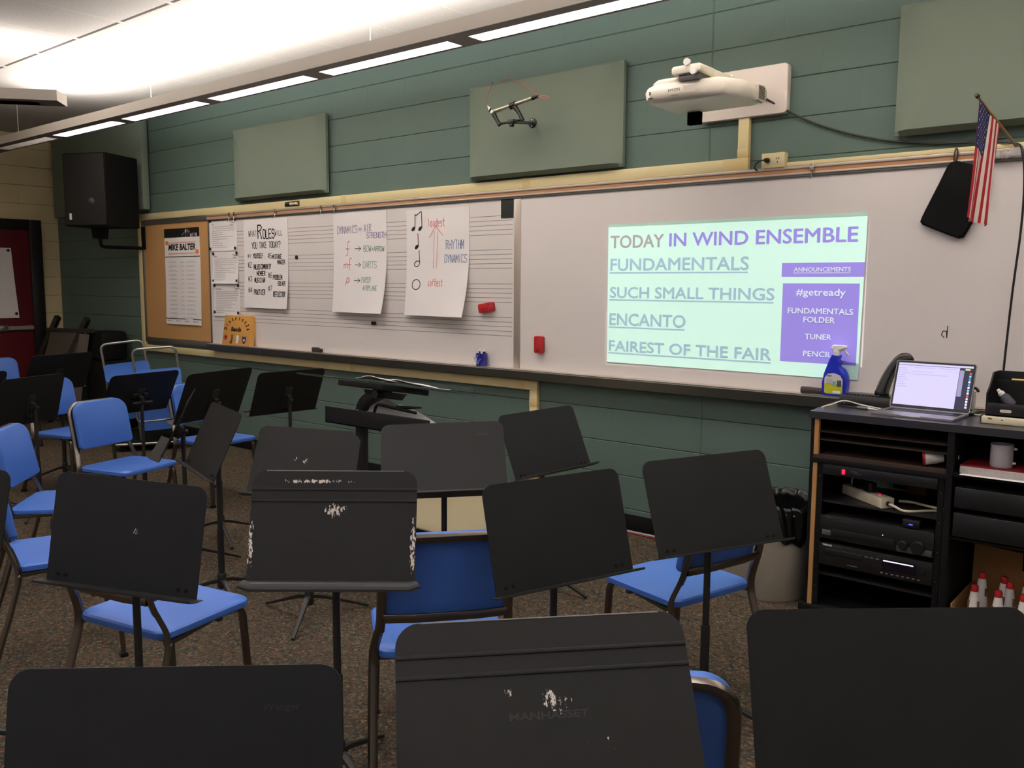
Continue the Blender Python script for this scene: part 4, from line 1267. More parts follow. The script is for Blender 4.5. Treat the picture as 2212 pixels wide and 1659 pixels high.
def stand(x, y, z, head, tilt, roll, label, m=W_PLAIN, grooves=False, lip=.055, brand=None, legrot=0.0, grip=False, corner=.032, bent=False, k=.965):
    """pose of the desk's lower edge centre, heading of its music side, tilt from upright, sideways roll (degrees)"""
    h, t, r = math.radians(head), math.radians(tilt), math.radians(roll)
    n = Vector((math.cos(h), math.sin(h), 0))
    rgt = (-n).cross(Vector((0, 0, 1)))
    upv = -n * math.sin(t) + Vector((0, 0, 1)) * math.cos(t)
    rg2, up2 = rgt * math.cos(r) + upv * math.sin(r), upv * math.cos(r) - rgt * math.sin(r)
    nn = rg2.cross(up2).normalized()                          # points away from the player? fixed below
    if nn.dot(n) < 0:
        nn = -nn
    B = CAMP + (Vector((x, y, z)) - CAMP) * k
    DW, DH = .508 * k, .335 * k
    D = Matrix((( rg2.x, -nn.x, up2.x, B.x), (rg2.y, -nn.y, up2.y, B.y), (rg2.z, -nn.z, up2.z, B.z), (0, 0, 0, 1)))   # local x right, -y music side, z up the desk
    att = D @ Vector((0, .045, .115))
    foot = Vector((att.x, att.y, 0))
    root = thing('music_stand', foot, label, 'music stand', MUSICG)
    # desk panel, a mesh in its own frame so that wear follows it
    b = MB()
    out = rrect(-DW / 2, 0, DW / 2, DH, corner, 6, (0, 0, 1, 1))
    if bent:
        out = [(px - (.02 if px > .2 and pz > .25 else 0) * (pz - .25) / .085, pz - (.012 if px > .21 and pz > .29 else 0)) for px, pz in out]
    b.prism(out, -.0015, .0015, m)
    if grooves:
        for gz in (DH - .055, DH - .088):
            b.box((-DW / 2, -.0042, gz - .0035), (DW / 2, -.001, gz + .0035), m, .0012)
        for gz in (DH - .0015,):
            b.box((-DW / 2 + corner, -.0022, gz), (DW / 2 - corner, .0022, gz + .002), BRIGHTEDGE)
    if not grooves:
        for sx in (-1, 1):
            for q in (.035, .060):
                b.lathe([(.006, 0), (.005, .003)], DULLBLACK, 10, Matrix.Translation((sx * (DW / 2 - q), -.0015, .022)) @ Matrix.Rotation(PI / 2, 4, 'X'))
    if brand:
        bw = {'Wenger': .055, 'MANHASSET': .13}[brand]
        if brand == 'Wenger':
            b.text(brand, .010, DW / 2 - .115, DH - .062, BRANDINK, wall_fn(-.0018), bold=.01, width=bw)
        else:
            b.text(brand, .011, -bw / 2, DH * .50, BRANDINK, wall_fn(-.0018), bold=.02, width=bw)
    o = b.build('desk', root, local=True)
    o.matrix_local = INV[root] @ D
    INV[o] = Matrix.Identity(4)
    # ledge at the foot of the desk
    ex = .018
    b = MB()
    if not grooves:
        b.prism(rrect(-DW / 2 - ex, -lip, DW / 2 + ex, .002, .022, 5, (1, 1, 0, 0)), -.0012, .0012, BLACK, D @ Matrix(((1, 0, 0, 0), (0, 0, 1, 0), (0, 1, 0, 0), (0, 0, 0, 1))))
        b.prism(rrect(-DW / 2 - ex + .01, -lip, DW / 2 + ex - .01, -lip + .003, .001), -.001, .006, BLACK, D @ Matrix(((1, 0, 0, 0), (0, 0, 1, 0), (0, 1, 0, 0), (0, 0, 0, 1))))
    else:
        def lf(u, v):
            a = v * 1.9
            q = .022
            e = .012 * (1 if u in (0, 1) else 0)
            return D @ Vector(((u - .5) * (DW + 2 * e * v + .016 * v), -q * math.sin(a), -q * (1 - math.cos(a)) + (.012 * v if u < .04 or u > .96 else 0)))
        b.grid(lf, 24, 6, BLACK, th=.0025)
    b.build('ledge', root)
    # neck bracket, clamp knob
    b = MB().box((-.028, .0015, .04), (.028, .008, .20), BLACK, .002, T=D).box((-.014, .006, .085), (.014, .038, .15), BLACK, .004, T=D)
    if grip:
        b.tube([D @ Vector((-.07, .05, .115)), D @ Vector((.07, .05, .115))], .011, BLACK, 10).box((-.055, .002, .13), (-.02, .02, .165), BLACK, .006, T=D).box((.02, .002, .13), (.055, .02, .165), BLACK, .006, T=D)
        b.tube([D @ Vector((-.025, .055, .128)), D @ Vector((.025, .055, .128))], .003, BRIGHT, 6)
    b.build('bracket', root)
    kn = MB().lathe([(.013, 0), (.015, .006), (.012, .016), (.004, .018)], BLACK, 12, Matrix.Translation(att + Vector((0, 0, .012))) @ (Vector((-n.x, -n.y, 0)).to_track_quat('Z', 'Y').to_matrix().to_4x4()) @ Matrix.Translation((0, 0, .008)))
    kn.build('knob', root)
    # pole and collar
    MB().tube([foot + Vector((0, 0, .30)), att + Vector((0, 0, .02))], .0115, BLACK, 14).build('pole', root)
    MB().tube([foot + Vector((0, 0, .085)), foot + Vector((0, 0, .345))], .0155, BLACK, 14).build('lower_tube', root)
    MB().tube([foot + Vector((0, 0, .06)), foot + Vector((0, 0, .075)), foot + Vector((0, 0, .13)), foot + Vector((0, 0, .135))], [.017, .021, .021, .018], BLACK, 14).build('collar', root)
    for k in range(3):
        a = math.radians(legrot + 120 * k)
        dr = Vector((math.cos(a), math.sin(a), 0))
        P = [foot + dr * .012 + Vector((0, 0, .098)), foot + dr * .06 + Vector((0, 0, .088)), foot + dr * .16 + Vector((0, 0, .052)), foot + dr * .275 + Vector((0, 0, .010))]
        MB().tube(smoothline(P, 4), [1.0, 1.0, 1.0, .95, .95, .9, .85, .8, .75, .7, .65, .6, .6], BLACK, 10, flat=(.0125, .0095)).build('leg', root)
    return root


BRIGHTEDGE = mat('worn_bright_edge', (132, 126, 120), .5, metal=.4)
BRANDINK = mat('embossed_dark_lettering', (40, 39, 38), .6)
stand(1.225, -3.942, .605, 306.7, 14.3, 2.5, 'plain black music stand cut off by the lower left corner of the photo', W_BLUISH, brand='Wenger', legrot=20)
stand(1.581, -3.477, .64, 317.7, 33.6, .2, 'scuffed black music stand with two raised ridges at the bottom centre, nearest the camera', W_CHIP2, grooves=True, brand='MANHASSET', legrot=75, corner=.04)
stand(1.966, -2.992, .603, 309.1, 18.8, 1.1, 'plain black music stand filling the lower right corner in front of the cabinet', W_PLAIN, legrot=40)
stand(-.208, -3.304, .574, 299, 9.3, -3.1, 'bluish black music stand leaning left over the blue seat at lower left', W_BLUISH, legrot=10, k=0.95)
stand(.293, -2.904, .607, 310.8, 19.5, -.2, 'chipped black music stand with white bare spots and two raised ridges', W_CHIP1, grooves=True, legrot=110, corner=.04, k=0.945)
stand(-.868, -2.162, .531, 299.9, 26.5, -1.8, 'worn black music stand with a bent right corner and two peeled spots', W_CHIP3, legrot=-52, bent=True, corner=.036)
stand(-.051, -2.055, .655, 313.5, 37.1, 2.1, 'plain black music stand before the beige platform, right of the worn one', W_PLAIN, brand='Wenger', legrot=60)
stand(-.254, -1.054, .56, 348.9, 24.8, 1.7, 'plain black music stand closest to the green wall under the board seam', W_PLAIN, legrot=0)
stand(.784, -2.365, .572, 338.9, 15.8, 1.0, 'plain black music stand tilted right between two blue chairs in the middle', W_PLAIN, legrot=100, k=0.95)
stand(1.02, -1.774, .588, 330.1, 21.5, 1.8, 'plain black music stand in front of the grey bin and the cabinet', W_PLAIN, legrot=15, k=0.95)
stand(-1.444, -2.308, .598, 254, 25.1, -.4, 'black music stand turned narrow side on, right of the blue chair', W_PLAIN, legrot=-15)
stand(-2.088, -2.123, .597, 235.6, 25.5, -2.7, 'black music stand seen edge on with its grey ledge over the blue seat', W_PLAIN, legrot=70)
stand(-2.469, -1.642, .677, 191.5, 25.1, -.4, 'black music stand with its back to us, raised highest beside the edge-on stand', W_PLAIN, legrot=100)
stand(-2.685, -.935, .617, 174.8, 25.7, -.3, 'black music stand with its back to us just left of the acrylic conductor desk', W_PLAIN, legrot=35)
stand(-3.481, -1.589, .613, 185.5, 32.1, -.6, 'black music stand with twin grips on its back, before the upturned chairs', W_PLAIN, legrot=50, grip=True)
stand(-3.877, -2.127, .555, 202, 15.3, .1, 'black music stand with its back to us, cut by the left edge of the photo', W_PLAIN, legrot=80)
stand(-4.833, -1.546, .657, 188.5, 29.6, -.3, 'black music stand with its back to us in front of the dark leaning cart', W_PLAIN, legrot=5)
stand(-4.45, -2.33, .58, 188, 27, 0, 'black music stand showing only one top corner before the farthest blue chair', W_PLAIN, legrot=45)
stand(-.71, -3.63, .60, 288, 12, 0, 'black music stand showing only its right edge at the left margin', W_PLAIN, legrot=60)


# ------------------------------------------------------------------ blue chairs
def make_chair():
    root = thing('stacking_chair', (0, 0, 0), '', 'chair')
    # seat: trapezoid pan with rolled edges, dished a little
    def seat(off):
        P = []
        w0, w1, y0, y1 = .200, .205, -.195, .185
        for k, (px, py) in enumerate(rrect(-w0, y0, w0, y1, .045, 6)):
            P.append(Vector((px * (1 + .04 * (py - y0)), py, off)))
        return P
    b = MB()

    def ring(inset, z):
        return [Vector((p.x * (1 - inset / .2), p.y * (1 - inset / .2), z)) for p in seat(0)]
    hull([ring(.012, .408), ring(.002, .411), ring(0, .420), ring(.001, .430), ring(.007, .4355), ring(.05, .434), ring(.12, .430), ring(.185, .429)], BLUE, b)
    b.build('seat', root, local=True)
    # backrest: slightly curved shell, big radii on top
    b = MB()
    out = rrect(-.185, 0, .185, .275, .07, 8, (.3, .3, 1, 1))

    def bp(px, pz, d):
        curve = .022 * (px / .185) ** 2
        return Vector((px, -.205 - pz * .205 + curve + d, .533 + pz * .97))
    secs = []
    for d, k_ in ((.016, .955), (.013, .985), (.005, 1.0), (-.008, 1.0), (-.014, .985)):
        secs.append([bp(px * k_, .1375 + (pz - .1375) * k_, d) for px, pz in out])
    hull(secs, BLUE, b)
    b.build('backrest', root, local=True)
    # frame loop behind the backrest
    F = dict(flat=(.0135, .0085))
    post = []
    lp = [(-.190, -.205, .50), (-.186, -.220, .54), (-.180, -.275, .788), (.180, -.275, .788), (.186, -.220, .54), (.190, -.205, .50)]
    b = MB().tube(fillet(lp, .075, 7), 1.0, CHROME, 12, **F)
    b.tube([(-.180, -.226, .545), (-.09, -.238, .545), (.09, -.238, .545), (.180, -.226, .545)], 1.0, CHROME, 12, flat=(.006, .013))
    b.build('back_frame', root, local=True)
    for sx in (-1, 1):
        P = [(sx * .190, -.205, .505), (sx * .205, -.178, .43), (sx * .208, -.178, .38), (sx * .212, -.215, .25), (sx * .218, -.29, .012)]
        b = MB().tube(fillet(P, .05, 4), 1.0, CHROME, 12, **F)
        b.build('leg', root, local=True)
        g = MB().box((sx * .218 - .015, -.305, 0), (sx * .218 + .015, -.275, .02), BLACKPLASTIC, .004)
        g.build('foot', root, local=True)
        P = [(sx * .165, .02, .403), (sx * .178, .135, .403), (sx * .182, .155, .38), (sx * .192, .175, .012)]
        b = MB().tube(fillet(P, .035, 4), 1.0, CHROME, 12, flat=(.012, .010))
        b.build('leg', root, local=True)
        MB().box((sx * .192 - .015, .16, 0), (sx * .192 + .015, .19, .02), BLACKPLASTIC, .004).build('foot', root, local=True)
        MB().lathe([(.006, 0), (.006, .004), (.003, .006)], BRIGHT, 10, Matrix.Translation((sx * .2165, -.178, .40)) @ Matrix.Rotation(sx * PI / 2, 4, 'Y')).build('bolt', root, local=True)
    b = MB()
    for sx in (-1, 1):
        b.tube([(sx * .200, -.18, .40), (sx * .165, .03, .400)], 1.0, CHROME, 8, flat=(.010, .008))
    for y in (-.15, .05):
        b.tube([(-.19, y, .399), (.19, y, .399)], 1.0, CHROME, 8, flat=(.010, .007))
    b.build('seat_frame', root, local=True)
    return root


proto = make_chair()
CHG = 'blue stacking chairs set out for the players'
CH = [(-.341, -3.084, 101.9, 'blue stacking chair behind the leaning music stand at lower left, seat showing to its right'),
      (.456, -2.614, 141.1, 'blue stacking chair seen from behind right of the chipped music stand'),
      (.81, -1.726, 165.2, 'blue stacking chair with a light seat in front of the grey bin'),
      (1.4, -2.992, 124.5, 'blue stacking chair nearest the camera, only its rounded back showing'),
      (-1.261, -3.018, 72.2, 'blue stacking chair at the left margin whose seat meets the leaning stand'),
      (-2.069, -2.667, 49.0, 'blue stacking chair with its back cut by the left edge, above the lowest seat there'),
      (-2.651, -2.041, 15.1, 'blue stacking chair showing its whole front, under the edge-on stand'),
      (-4.104, -1.709, 17.8, 'blue stacking chair half hidden behind the stand at the left, before the dark cart'),
      (-6.239, -1.365, 0.4, 'blue stacking chair farthest left, only its back before the maroon door'),
      (-3.074, -1.205, 7.2, 'blue stacking chair behind the raised stand, closest chair to the green wall')]
CHS = {0: 1.02, 1: 1.045, 2: 1.03}
for i, (x, y, hd_, lab) in enumerate(CH):
    if i == 0:
        r_ = proto
        r_['label'] = lab
        r_['group'] = CHG
    else:
        r_ = proto.copy()
        COL.objects.link(r_)
        for ch in list(proto.children):
            c_ = ch.copy()
            COL.objects.link(c_)
            c_.parent = r_
        r_['label'] = lab
    s_ = CHS.get(i, 1.0)
    r_.location = (CAMP.x + (x - CAMP.x) * s_, CAMP.y + (y - CAMP.y) * s_, CAMP.z * (1 - s_))
    r_.scale = (s_, s_, s_)
    r_.rotation_euler = (0, 0, math.radians(hd_ - 90))
    drop = -CAMP.z * (1 - s_) / s_
    for c_ in r_.children:
        if c_.name.startswith(('leg', 'foot')):       # the legs of a larger seat are cut to the same floor
            c_.scale = (1, 1, 1 - drop / .505)
            c_.location = (0, 0, drop)

# upturned chrome chairs stacked on a dolly by the wall
TUBEC = mat('brushed_chair_tube', (176, 172, 158), .3, metal=.85, var=.06)


def upturned(x, y, z, rz, rx, ry, label):
    root = thing('upturned_chair', (x, y, 0), label, 'chair', 'upturned chairs by the wall')
    T = Matrix.Translation((x, y, z)) @ Matrix.Rotation(rz, 4, 'Z') @ Matrix.Rotation(ry, 4, 'Y') @ Matrix.Rotation(rx, 4, 'X')
    b = MB()
    hull([[T @ Vector((px * k_, py * k_, q)) for px, py in rrect(-.20, -.19, .20, .19, .04, 5)] for q, k_ in ((-.012, .95), (-.008, 1), (.008, 1), (.012, .95))], BLUE, b)
    b.build('seat', root)
    P = fillet([(-.19, .16, .0), (-.195, .24, .20), (.175, .24, .20), (.185, .16, .0)], .06, 6)
    MB().tube([T @ p for p in P], .0115, TUBEC, 10).build('leg_loop', root)
    P = fillet([(-.19, -.10, -.01), (-.205, -.20, -.30), (.185, -.20, -.30), (.19, -.10, -.01)], .05, 6)
    MB().tube([T @ p for p in P], .0105, TUBEC, 10).build('back_loop', root)
    b = MB()
    hull([[T @ (Vector((px, -.155, -.16)) + Vector((0, q, 0)) + Vector((0, -pz * .33, -pz))) for px, pz in rrect(-.185, -.02, .185, .22, .05, 5)] for q in (-.006, .010)], BLUE, b)
    b.build('backrest', root)
    return root


upturned(-5.72, -.50, .665, math.radians(66), math.radians(20), math.radians(-6), 'blue chair turned upside down by the wall, left one of two, chrome loop up')
upturned(-5.13, -.52, .63, math.radians(60), math.radians(24), math.radians(-4), 'blue chair turned upside down by the wall, right one of two, lower chrome loop')
dy_ = thing('chair_dolly', (-5.5, -.42, 0), 'low black chair dolly with chrome tube rim under the upturned chairs', 'dolly')
T = Matrix.Translation((-5.48, -.45, 0)) @ Matrix.Rotation(math.radians(62), 4, 'Z')
MB().prism(rrect(-.27, -.40, .27, .40, .05), .06, .085, DULLBLACK, T @ Matrix(((1, 0, 0, 0), (0, 0, 1, 0), (0, 1, 0, 0), (0, 0, 0, 1)))).build('deck', dy_)
MB().tube([T @ p for p in fillet([(0, -.42, .07), (.29, -.42, .07), (.29, .42, .07), (-.29, .42, .07), (-.29, -.42, .07), (0, -.42, .07)], .06, 5)], .012, TUBEC, 10).build('rim', dy_)
MB().tube([T @ Vector(p) for p in ((-.05, -.30, .08), (-.09, -.30, .45))], .011, TUBEC, 10).tube([T @ Vector(p) for p in ((-.05, .30, .08), (-.09, .30, .45))], .011, TUBEC, 10).tube([T @ Vector(p) for p in ((-.085, -.30, .33), (-.085, .30, .33))], .009, TUBEC, 10).build('upright_frame', dy_)
for sx in (-1, 1):
    for sy in (-1, 1):
        MB().lathe([(.028, -.012), (.03, 0), (.028, .012)], BLACKPLASTIC, 14, T @ Matrix.Translation((sx * .22, sy * .34, .03)) @ Matrix.Rotation(PI / 2, 4, 'Y')).build('caster', dy_)

# dark folding cart leaning in the corner
ct = thing('folded_cart', (-7.25, -.40, 0), 'dark folded cart with two posts and grey panels leaning in the far left corner', 'cart')
CARTG = mat('cart_grey_panel', (92, 84, 74), .7, var=.1)
b = MB()
for (x0_, x1_) in ((-7.83, -7.56), (-7.14, -6.87)):
    b.tube([(x0_ - .30, -.53, .02), (x0_, -.40, .735), (x1_, -.33, 1.125)], 1.0, BLACK, 10, flat=(.03, .03))
b.build('posts', ct)
MB().tube([(-7.72, -.38, .985), (-6.70, -.36, 1.005)], 1.0, BLACK, 8, flat=(.022, .022)).build('cross_bar', ct)
MB().quadbox((-7.98, -.45, .20), (-7.12, -.45, .20), (-6.98, -.37, .98), (-7.64, -.37, .97), .02, CARTG).build('panel', ct)
MB().quadbox((-7.10, -.46, .20), (-6.88, -.46, .20), (-6.76, -.38, .97), (-6.92, -.38, .97), .03, mat('cart_light_panel', (112, 104, 94), .6)).build('panel', ct)
MB().box((-6.95, -.34, 0), (-6.42, -.06, .70), DULLBLACK, .03).box((-6.93, -.34, .70), (-6.56, -.06, 1.0), DULLBLACK, .04).build('bag', ct)

# ------------------------------------------------------------------ conductor's platform and stand
pf = thing('conductor_platform', (-.85, -.88, 0), 'low beige carpeted conductor platform with dark edge on the floor', 'platform')
MB().box((-1.45, -1.31, .192), (-.5, -.42, .202), BEIGECARPET, .003).build('top', pf)
MB().box((-1.44, -1.305, .0), (-.51, -.425, .192), DULLBLACK, .006).build('base', pf)

cs = thing('conductor_stand', (-1.20, -1.50, 0), 'tall black conductor stand with a clear acrylic desk and a black shelf', 'conductor stand')
b = MB().tube([(-1.20, -1.50, .03), (-1.20, -1.50, .845)], 1.0, BLACK, 12, flat=(.030, .022)).tube(fillet([(-1.20, -1.50, .70), (-1.20, -1.50, .875), (-1.08, -1.475, .935), (-1.02, -1.465, .95)], .06, 6), 1.0, BLACK, 12, flat=(.032, .022))
b.build('post', cs)
MB().box((-1.245, -1.545, 0), (-1.155, -1.455, .50), DULLBLACK, .008).build('lower_column', cs)
MB().box((-1.48, -1.78, 0), (-.92, -1.36, .03), DULLBLACK, .01).build('base', cs)
T = Matrix.Translation((-1.06, -1.47, .985)) @ Matrix.Rotation(math.radians(-10.5), 4, 'X')
MB().box((-.40, -.255, -.004), (.40, .255, .004), GLASSY, .003, T=T).box((-.40, .249, -.004), (.40, .255, .035), GLASSY, .002, T=T).build('acrylic_desk', cs)
MB().box((-.17, -.16, -.035), (.17, .17, -.005), BLACK, .005, T=T).prism([(-.08, -.04), (.08, -.04), (.05, -.075), (-.05, -.075)], -.06, .10, BLACK, T).build('tilt_bracket', cs)
MB().tube([T @ Vector((.09, -.09, -.06)), T @ Vector((.09, -.13, -.06))], .02, BLACK, 12).build('knob', cs)
b = MB().box((-1.43, -1.56, .755), (-.64, -1.548, .845), BLACK, .003).box((-1.43, -1.56, .755), (-.64, -1.27, .765), BLACK, .003).box((-1.43, -1.56, .755), (-1.42, -1.27, .80), BLACK, .002).box((-.65, -1.56, .755), (-.64, -1.27, .80), BLACK, .002)
b.build('shelf', cs)
r = random.Random(8)
for i, (cx, cy, w_, l_, lab) in enumerate(((.16, .07, .30, .22, 'open white score pages lying on the right half of the acrylic desk'), (.0, .02, .26, .20, 'white sheet with a lifted edge lying at the middle of the acrylic desk'))):
    b = MB().grid(lambda u, v: T @ Vector((cx + (u - .5) * w_, cy + (v - .5) * l_, .007 + i * .004 + .016 * math.sin(PI * u) ** 2 * (1 - v) + .006 * math.sin(5 * u + 2 * v) ** 2)), 12, 8, PAPER, th=-.003)
    tag(b.build('sheet_music', origin=tuple(T @ Vector((cx, cy, .006)))), lab, 'sheet music', 'papers on the conductor stand')
for i, (cx, cy, zz, tl, lab) in enumerate(((-1.06, -1.44, .80, 26, 'white papers standing up crooked in the black shelf of the conductor stand'), (-.98, -1.40, .79, 14, 'grey sheet leaning flat at the right in the black shelf of the conductor stand'))):
    T2 = Matrix.Translation((cx, cy, zz)) @ Matrix.Rotation(math.radians(tl), 4, 'Y') @ Matrix.Rotation(math.radians(18), 4, 'X')
    b = MB().grid(lambda u, v: T2 @ Vector(((u - .5) * .30, (v - .5) * .20, .01 * math.sin(4 * u) * v)), 8, 6, PAPER, th=.002)
    tag(b.build('sheet_music', origin=(cx, cy, .77)), lab, 'sheet music', 'papers on the conductor stand')
b = MB().tube(fillet([(-1.10, -1.50, .835), (-1.08, -1.50, .88), (-.98, -1.48, .868), (-.82, -1.47, .855)], .02, 5), .008, BLACKPLASTIC, 8).tube([(-.96, -1.47, .868), (-.80, -1.45, .882)], [.012, .004], BLACKPLASTIC, 8)
tag(b.build('folded_umbrella_handle', origin=(-.95, -1.48, .77)), 'thin black hooked rod lying across the papers in the conductor shelf', 'rod')

# ------------------------------------------------------------------ grey bin
bn = thing('waste_bin', (.61, -.44, 0), 'tall grey round bin with a black bag over its rim beside the cabinet', 'bin')
T = Matrix.Translation((.61, -.44, 0))
MB().lathe([(.205, 0), (.21, .01), (.218, .25), (.226, .42), (.234, .424), (.234, .438), (.224, .438), (.212, .25), (.2, .03), (.0005, .02)], GREYRUB, 40, T, cap=False).lathe([(.205, 0), (.0005, 0)], GREYRUB, 40, T, cap=False).build('can', bn)
b = MB()


def bag(u, v):
    a = 2 * PI * u
    wr = .006 * math.sin(13 * a + 3 * v) + .004 * math.sin(29 * a + 1.7 + 5 * v) + .004 * math.sin(7 * a + 9 * v)
    prof = [(.228, .30), (.238, .34), (.243, .385), (.246, .425), (.242, .455), (.228, .468), (.212, .44), (.206, .34)]
    t = v * (len(prof) - 1)
    i = min(int(t), len(prof) - 2)
    f = t - i
    rr = prof[i][0] * (1 - f) + prof[i + 1][0] * f
    zz = prof[i][1] * (1 - f) + prof[i + 1][1] * f
    k = 1.4 if 1 < t < 5 else .6
    return T @ Vector(((rr + wr * k) * math.cos(a), (rr + wr * k) * math.sin(a), zz + (.02 * math.sin(5 * a + 1) + .010 * math.sin(17 * a)) * (1 if t < 1.5 else .35)))


b.grid(bag, 160, 40, BAG)
b.build('bin_bag', bn, smooth=60)

# ------------------------------------------------------------------ equipment cabinets and worktop
YF, YB = -.60, -.115
ZT = .935
wt = MB().prism([(.855, YF), (2.6, YF), (2.6, YB), (.815, YB)], ZT - .032, ZT, LAM, Matrix(((1, 0, 0, 0), (0, 0, 1, 0), (0, 1, 0, 0), (0, 0, 0, 1))), bev=.0)
b = wt
cab_lo, cab_hi = .862, 1.462
tag(b.build('worktop', origin=(1.7, -.35, ZT - .03)), 'long black laminate worktop along the top of both black cabinets', 'worktop')
rc = thing('rack_cabinet', (1.16, -.36, 0), 'open black cabinet holding audio gear under the laptop', 'cabinet')
ZU = ZT - .0325
MB().box((.862, YF + .008, .02), (.878, YB, ZU), DULLBLACK).build('side_panel', rc)
MB().box((.878, YF + .008, .02), (.897, YF + .03, ZU), PLY).build('edge_strip', rc)
MB().box((.878, YF + .03, .02), (.897, YB, ZU), DULLBLACK).build('lining', rc)
MB().box((1.440, YF + .004, .02), (1.466, YB, ZU), DULLBLACK).build('side_panel', rc)
MB().box((.845, YF - .018, .0), (1.47, YB, .03), DULLBLACK, .003).build('plinth', rc)
MB().box((.878, YF + .006, .722), (1.44, YB, .738), BROWNSH).box((.872, YF + .002, .700), (1.45, YF + .016, .724), DULLBLACK, .002).build('shelf', rc)
for z in (.803, .840):
    MB().box((.897, YF + .02, z), (1.44, YB, z + .005), BROWNSH).build('divider', rc)
for x in (.9, 1.412):
    b = MB().box((x, YF + .012, .04), (x + .024, YF + .016, .70), DULLBLACK)
    for k in range(14):
        b.lathe([(.003, 0), (.003, .002)], BRIGHT if k % 3 == 1 else INK, 8, Matrix.Translation((x + .012, YF + .012, .08 + .043 * k)) @ Matrix.Rotation(PI / 2, 4, 'X'))
    b.build('rack_rail', rc)
for z in (.527, .185):
    MB().box((.897, YF + .03, z - .01), (1.44, YB - .03, z), BLACK).build('rack_shelf', rc)
MB().box((1.10, YB - .012, .53), (1.44, YB, .70), BROWNSH).box((.897, YB - .012, .02), (1.44, YB, .52), DULLBLACK).build('back_panel', rc)
tag(MB().box((1.19, -.20, .5285), (1.27, -.14, .66), CARD, .002).build('cardboard_piece', origin=(1.23, -.17, .53)), 'small tan cardboard piece standing behind the white power strip', 'cardboard')


def gear(name, x0, z0, x1, z1, label, cat, extra):
    y0 = YF + .008
    r_ = thing(name, ((x0 + x1) / 2, -.4, z0), label, cat)
    MB().box((x0 + .01, y0 + .005, z0 + .002), (x1 - .01, -.22, z1 - .002), BLACK, .003).build('case', r_)
    MB().box((x0, y0 - .004, z0), (x1, y0 + .006, z1), BLACKPLASTIC, .002).build('front_panel', r_)
    extra(r_, y0 - .0045)
    return r_


GREYP = mat('dim_grey_print', (96, 94, 96), .6)


def e_power(r_, y):
    b = MB().box((1.012, y - .004, .662), (1.026, y + .002, .684), LEDRED, .002)
    b.build('switch', r_)
    MB().text('Furman', .007, 1.05, .677, GREYP, wall_fn(y - .0004), bold=.03, shear=.2).rect(1.06, .670, 1.10, .672, GREYP, wall_fn(y - .0004)).build('print', r_)


gear('power_conditioner', .9255, .652, 1.411, .698, 'thin black rack power unit with a glowing red switch at the top of the cabinet', 'power unit', e_power)
ps = thing('power_strip', (1.08, -.44, .528), 'white metal power strip lying skewed on the upper rack shelf', 'power strip')
T = Matrix.Translation((1.085, -.46, .5285)) @ Matrix.Rotation(math.radians(-38), 4, 'Z')
MB().box((-.15, -.032, 0), (.15, .032, .045), CREAMW, .003, T=T).build('case', ps)
MB().box((-.09, -.02, .045), (-.03, .02, .085), BLACKPLASTIC, .004, T=T).box((-.01, -.02, .045), (.04, .02, .09), BLACKPLASTIC, .004, T=T).build('adapters', ps)
MB().lathe([(.005, .045), (.004, .05)], LEDRED, 10, T @ Matrix.Translation((.09, 0, 0))).build('indicator', ps)
b = MB().lathe([(.010, 0), (.008, .012)], INK, 12, T @ Matrix.Translation((.15, 0, .022)) @ Matrix.Rotation(PI / 2, 4, 'Y'))
e_ = T @ Vector((.155, 0, .022))
b.tube(smoothline([e_, e_ + Vector((.03, -.02, -.002)), (1.27, -.572, .5345), (1.31, -.56, .5345), (1.36, -.50, .5345), (1.41, -.47, .5345)], 5), .0055, CREAMW, 8)
b.tube(smoothline([(1.22, -.45, .545), (1.27, -.44, .5465), (1.33, -.46, .5465), (1.39, -.48, .5465), (1.425, -.47, .5465)], 5), .0055, CREAMW, 8)
b.build('cord', ps)
tag(MB().box((1.275, YF + .02, .485 - .02), (1.345, -.45, .500), BLACKPLASTIC, .004).box((1.302, YF + .018, .478), (1.318, YF + .0205, .482), LEDBLUE).build('small_receiver', origin=(1.31, -.5, .465)), 'small black box with a blue light under the power strip', 'receiver')


def e_recv(r_, y):
    fn = wall_fn(y - .0006)
    MB().text('YAMAHA', .006, .945, .453, GREYP, fn, bold=.02).text('Natural Sound Receiver', .004, 1.01, .446, GREYP, fn).rect(1.20, .415, 1.204, .419, LEDWHITE, fn).build('print', r_)
    MB().box((.98, y - .002, .376), (1.25, y + .001, .405), mat('receiver_door', (30, 32, 31), .3), .002).build('flap', r_)
    MB().box((.935, y - .001, .372), (.975, y + .001, .396), GREYP, .001).box((1.262, y - .001, .358), (1.405, y + .001, .384), mat('receiver_grey', (84, 82, 86), .4), .001).build('trim_plate', r_)
    for x, rr in ((1.29, .020), (1.35, .028)):
        MB().lathe([(rr, 0), (rr, .016), (rr - .003, .02)], BLACKPLASTIC, 24, Matrix.Translation((x, y, .39)) @ Matrix.Rotation(PI / 2, 4, 'X')).build('volume_knob', r_)


gear('stereo_receiver', .9255, .355, 1.411, .462, 'black stereo receiver with two round knobs in the middle of the cabinet', 'receiver', e_recv)


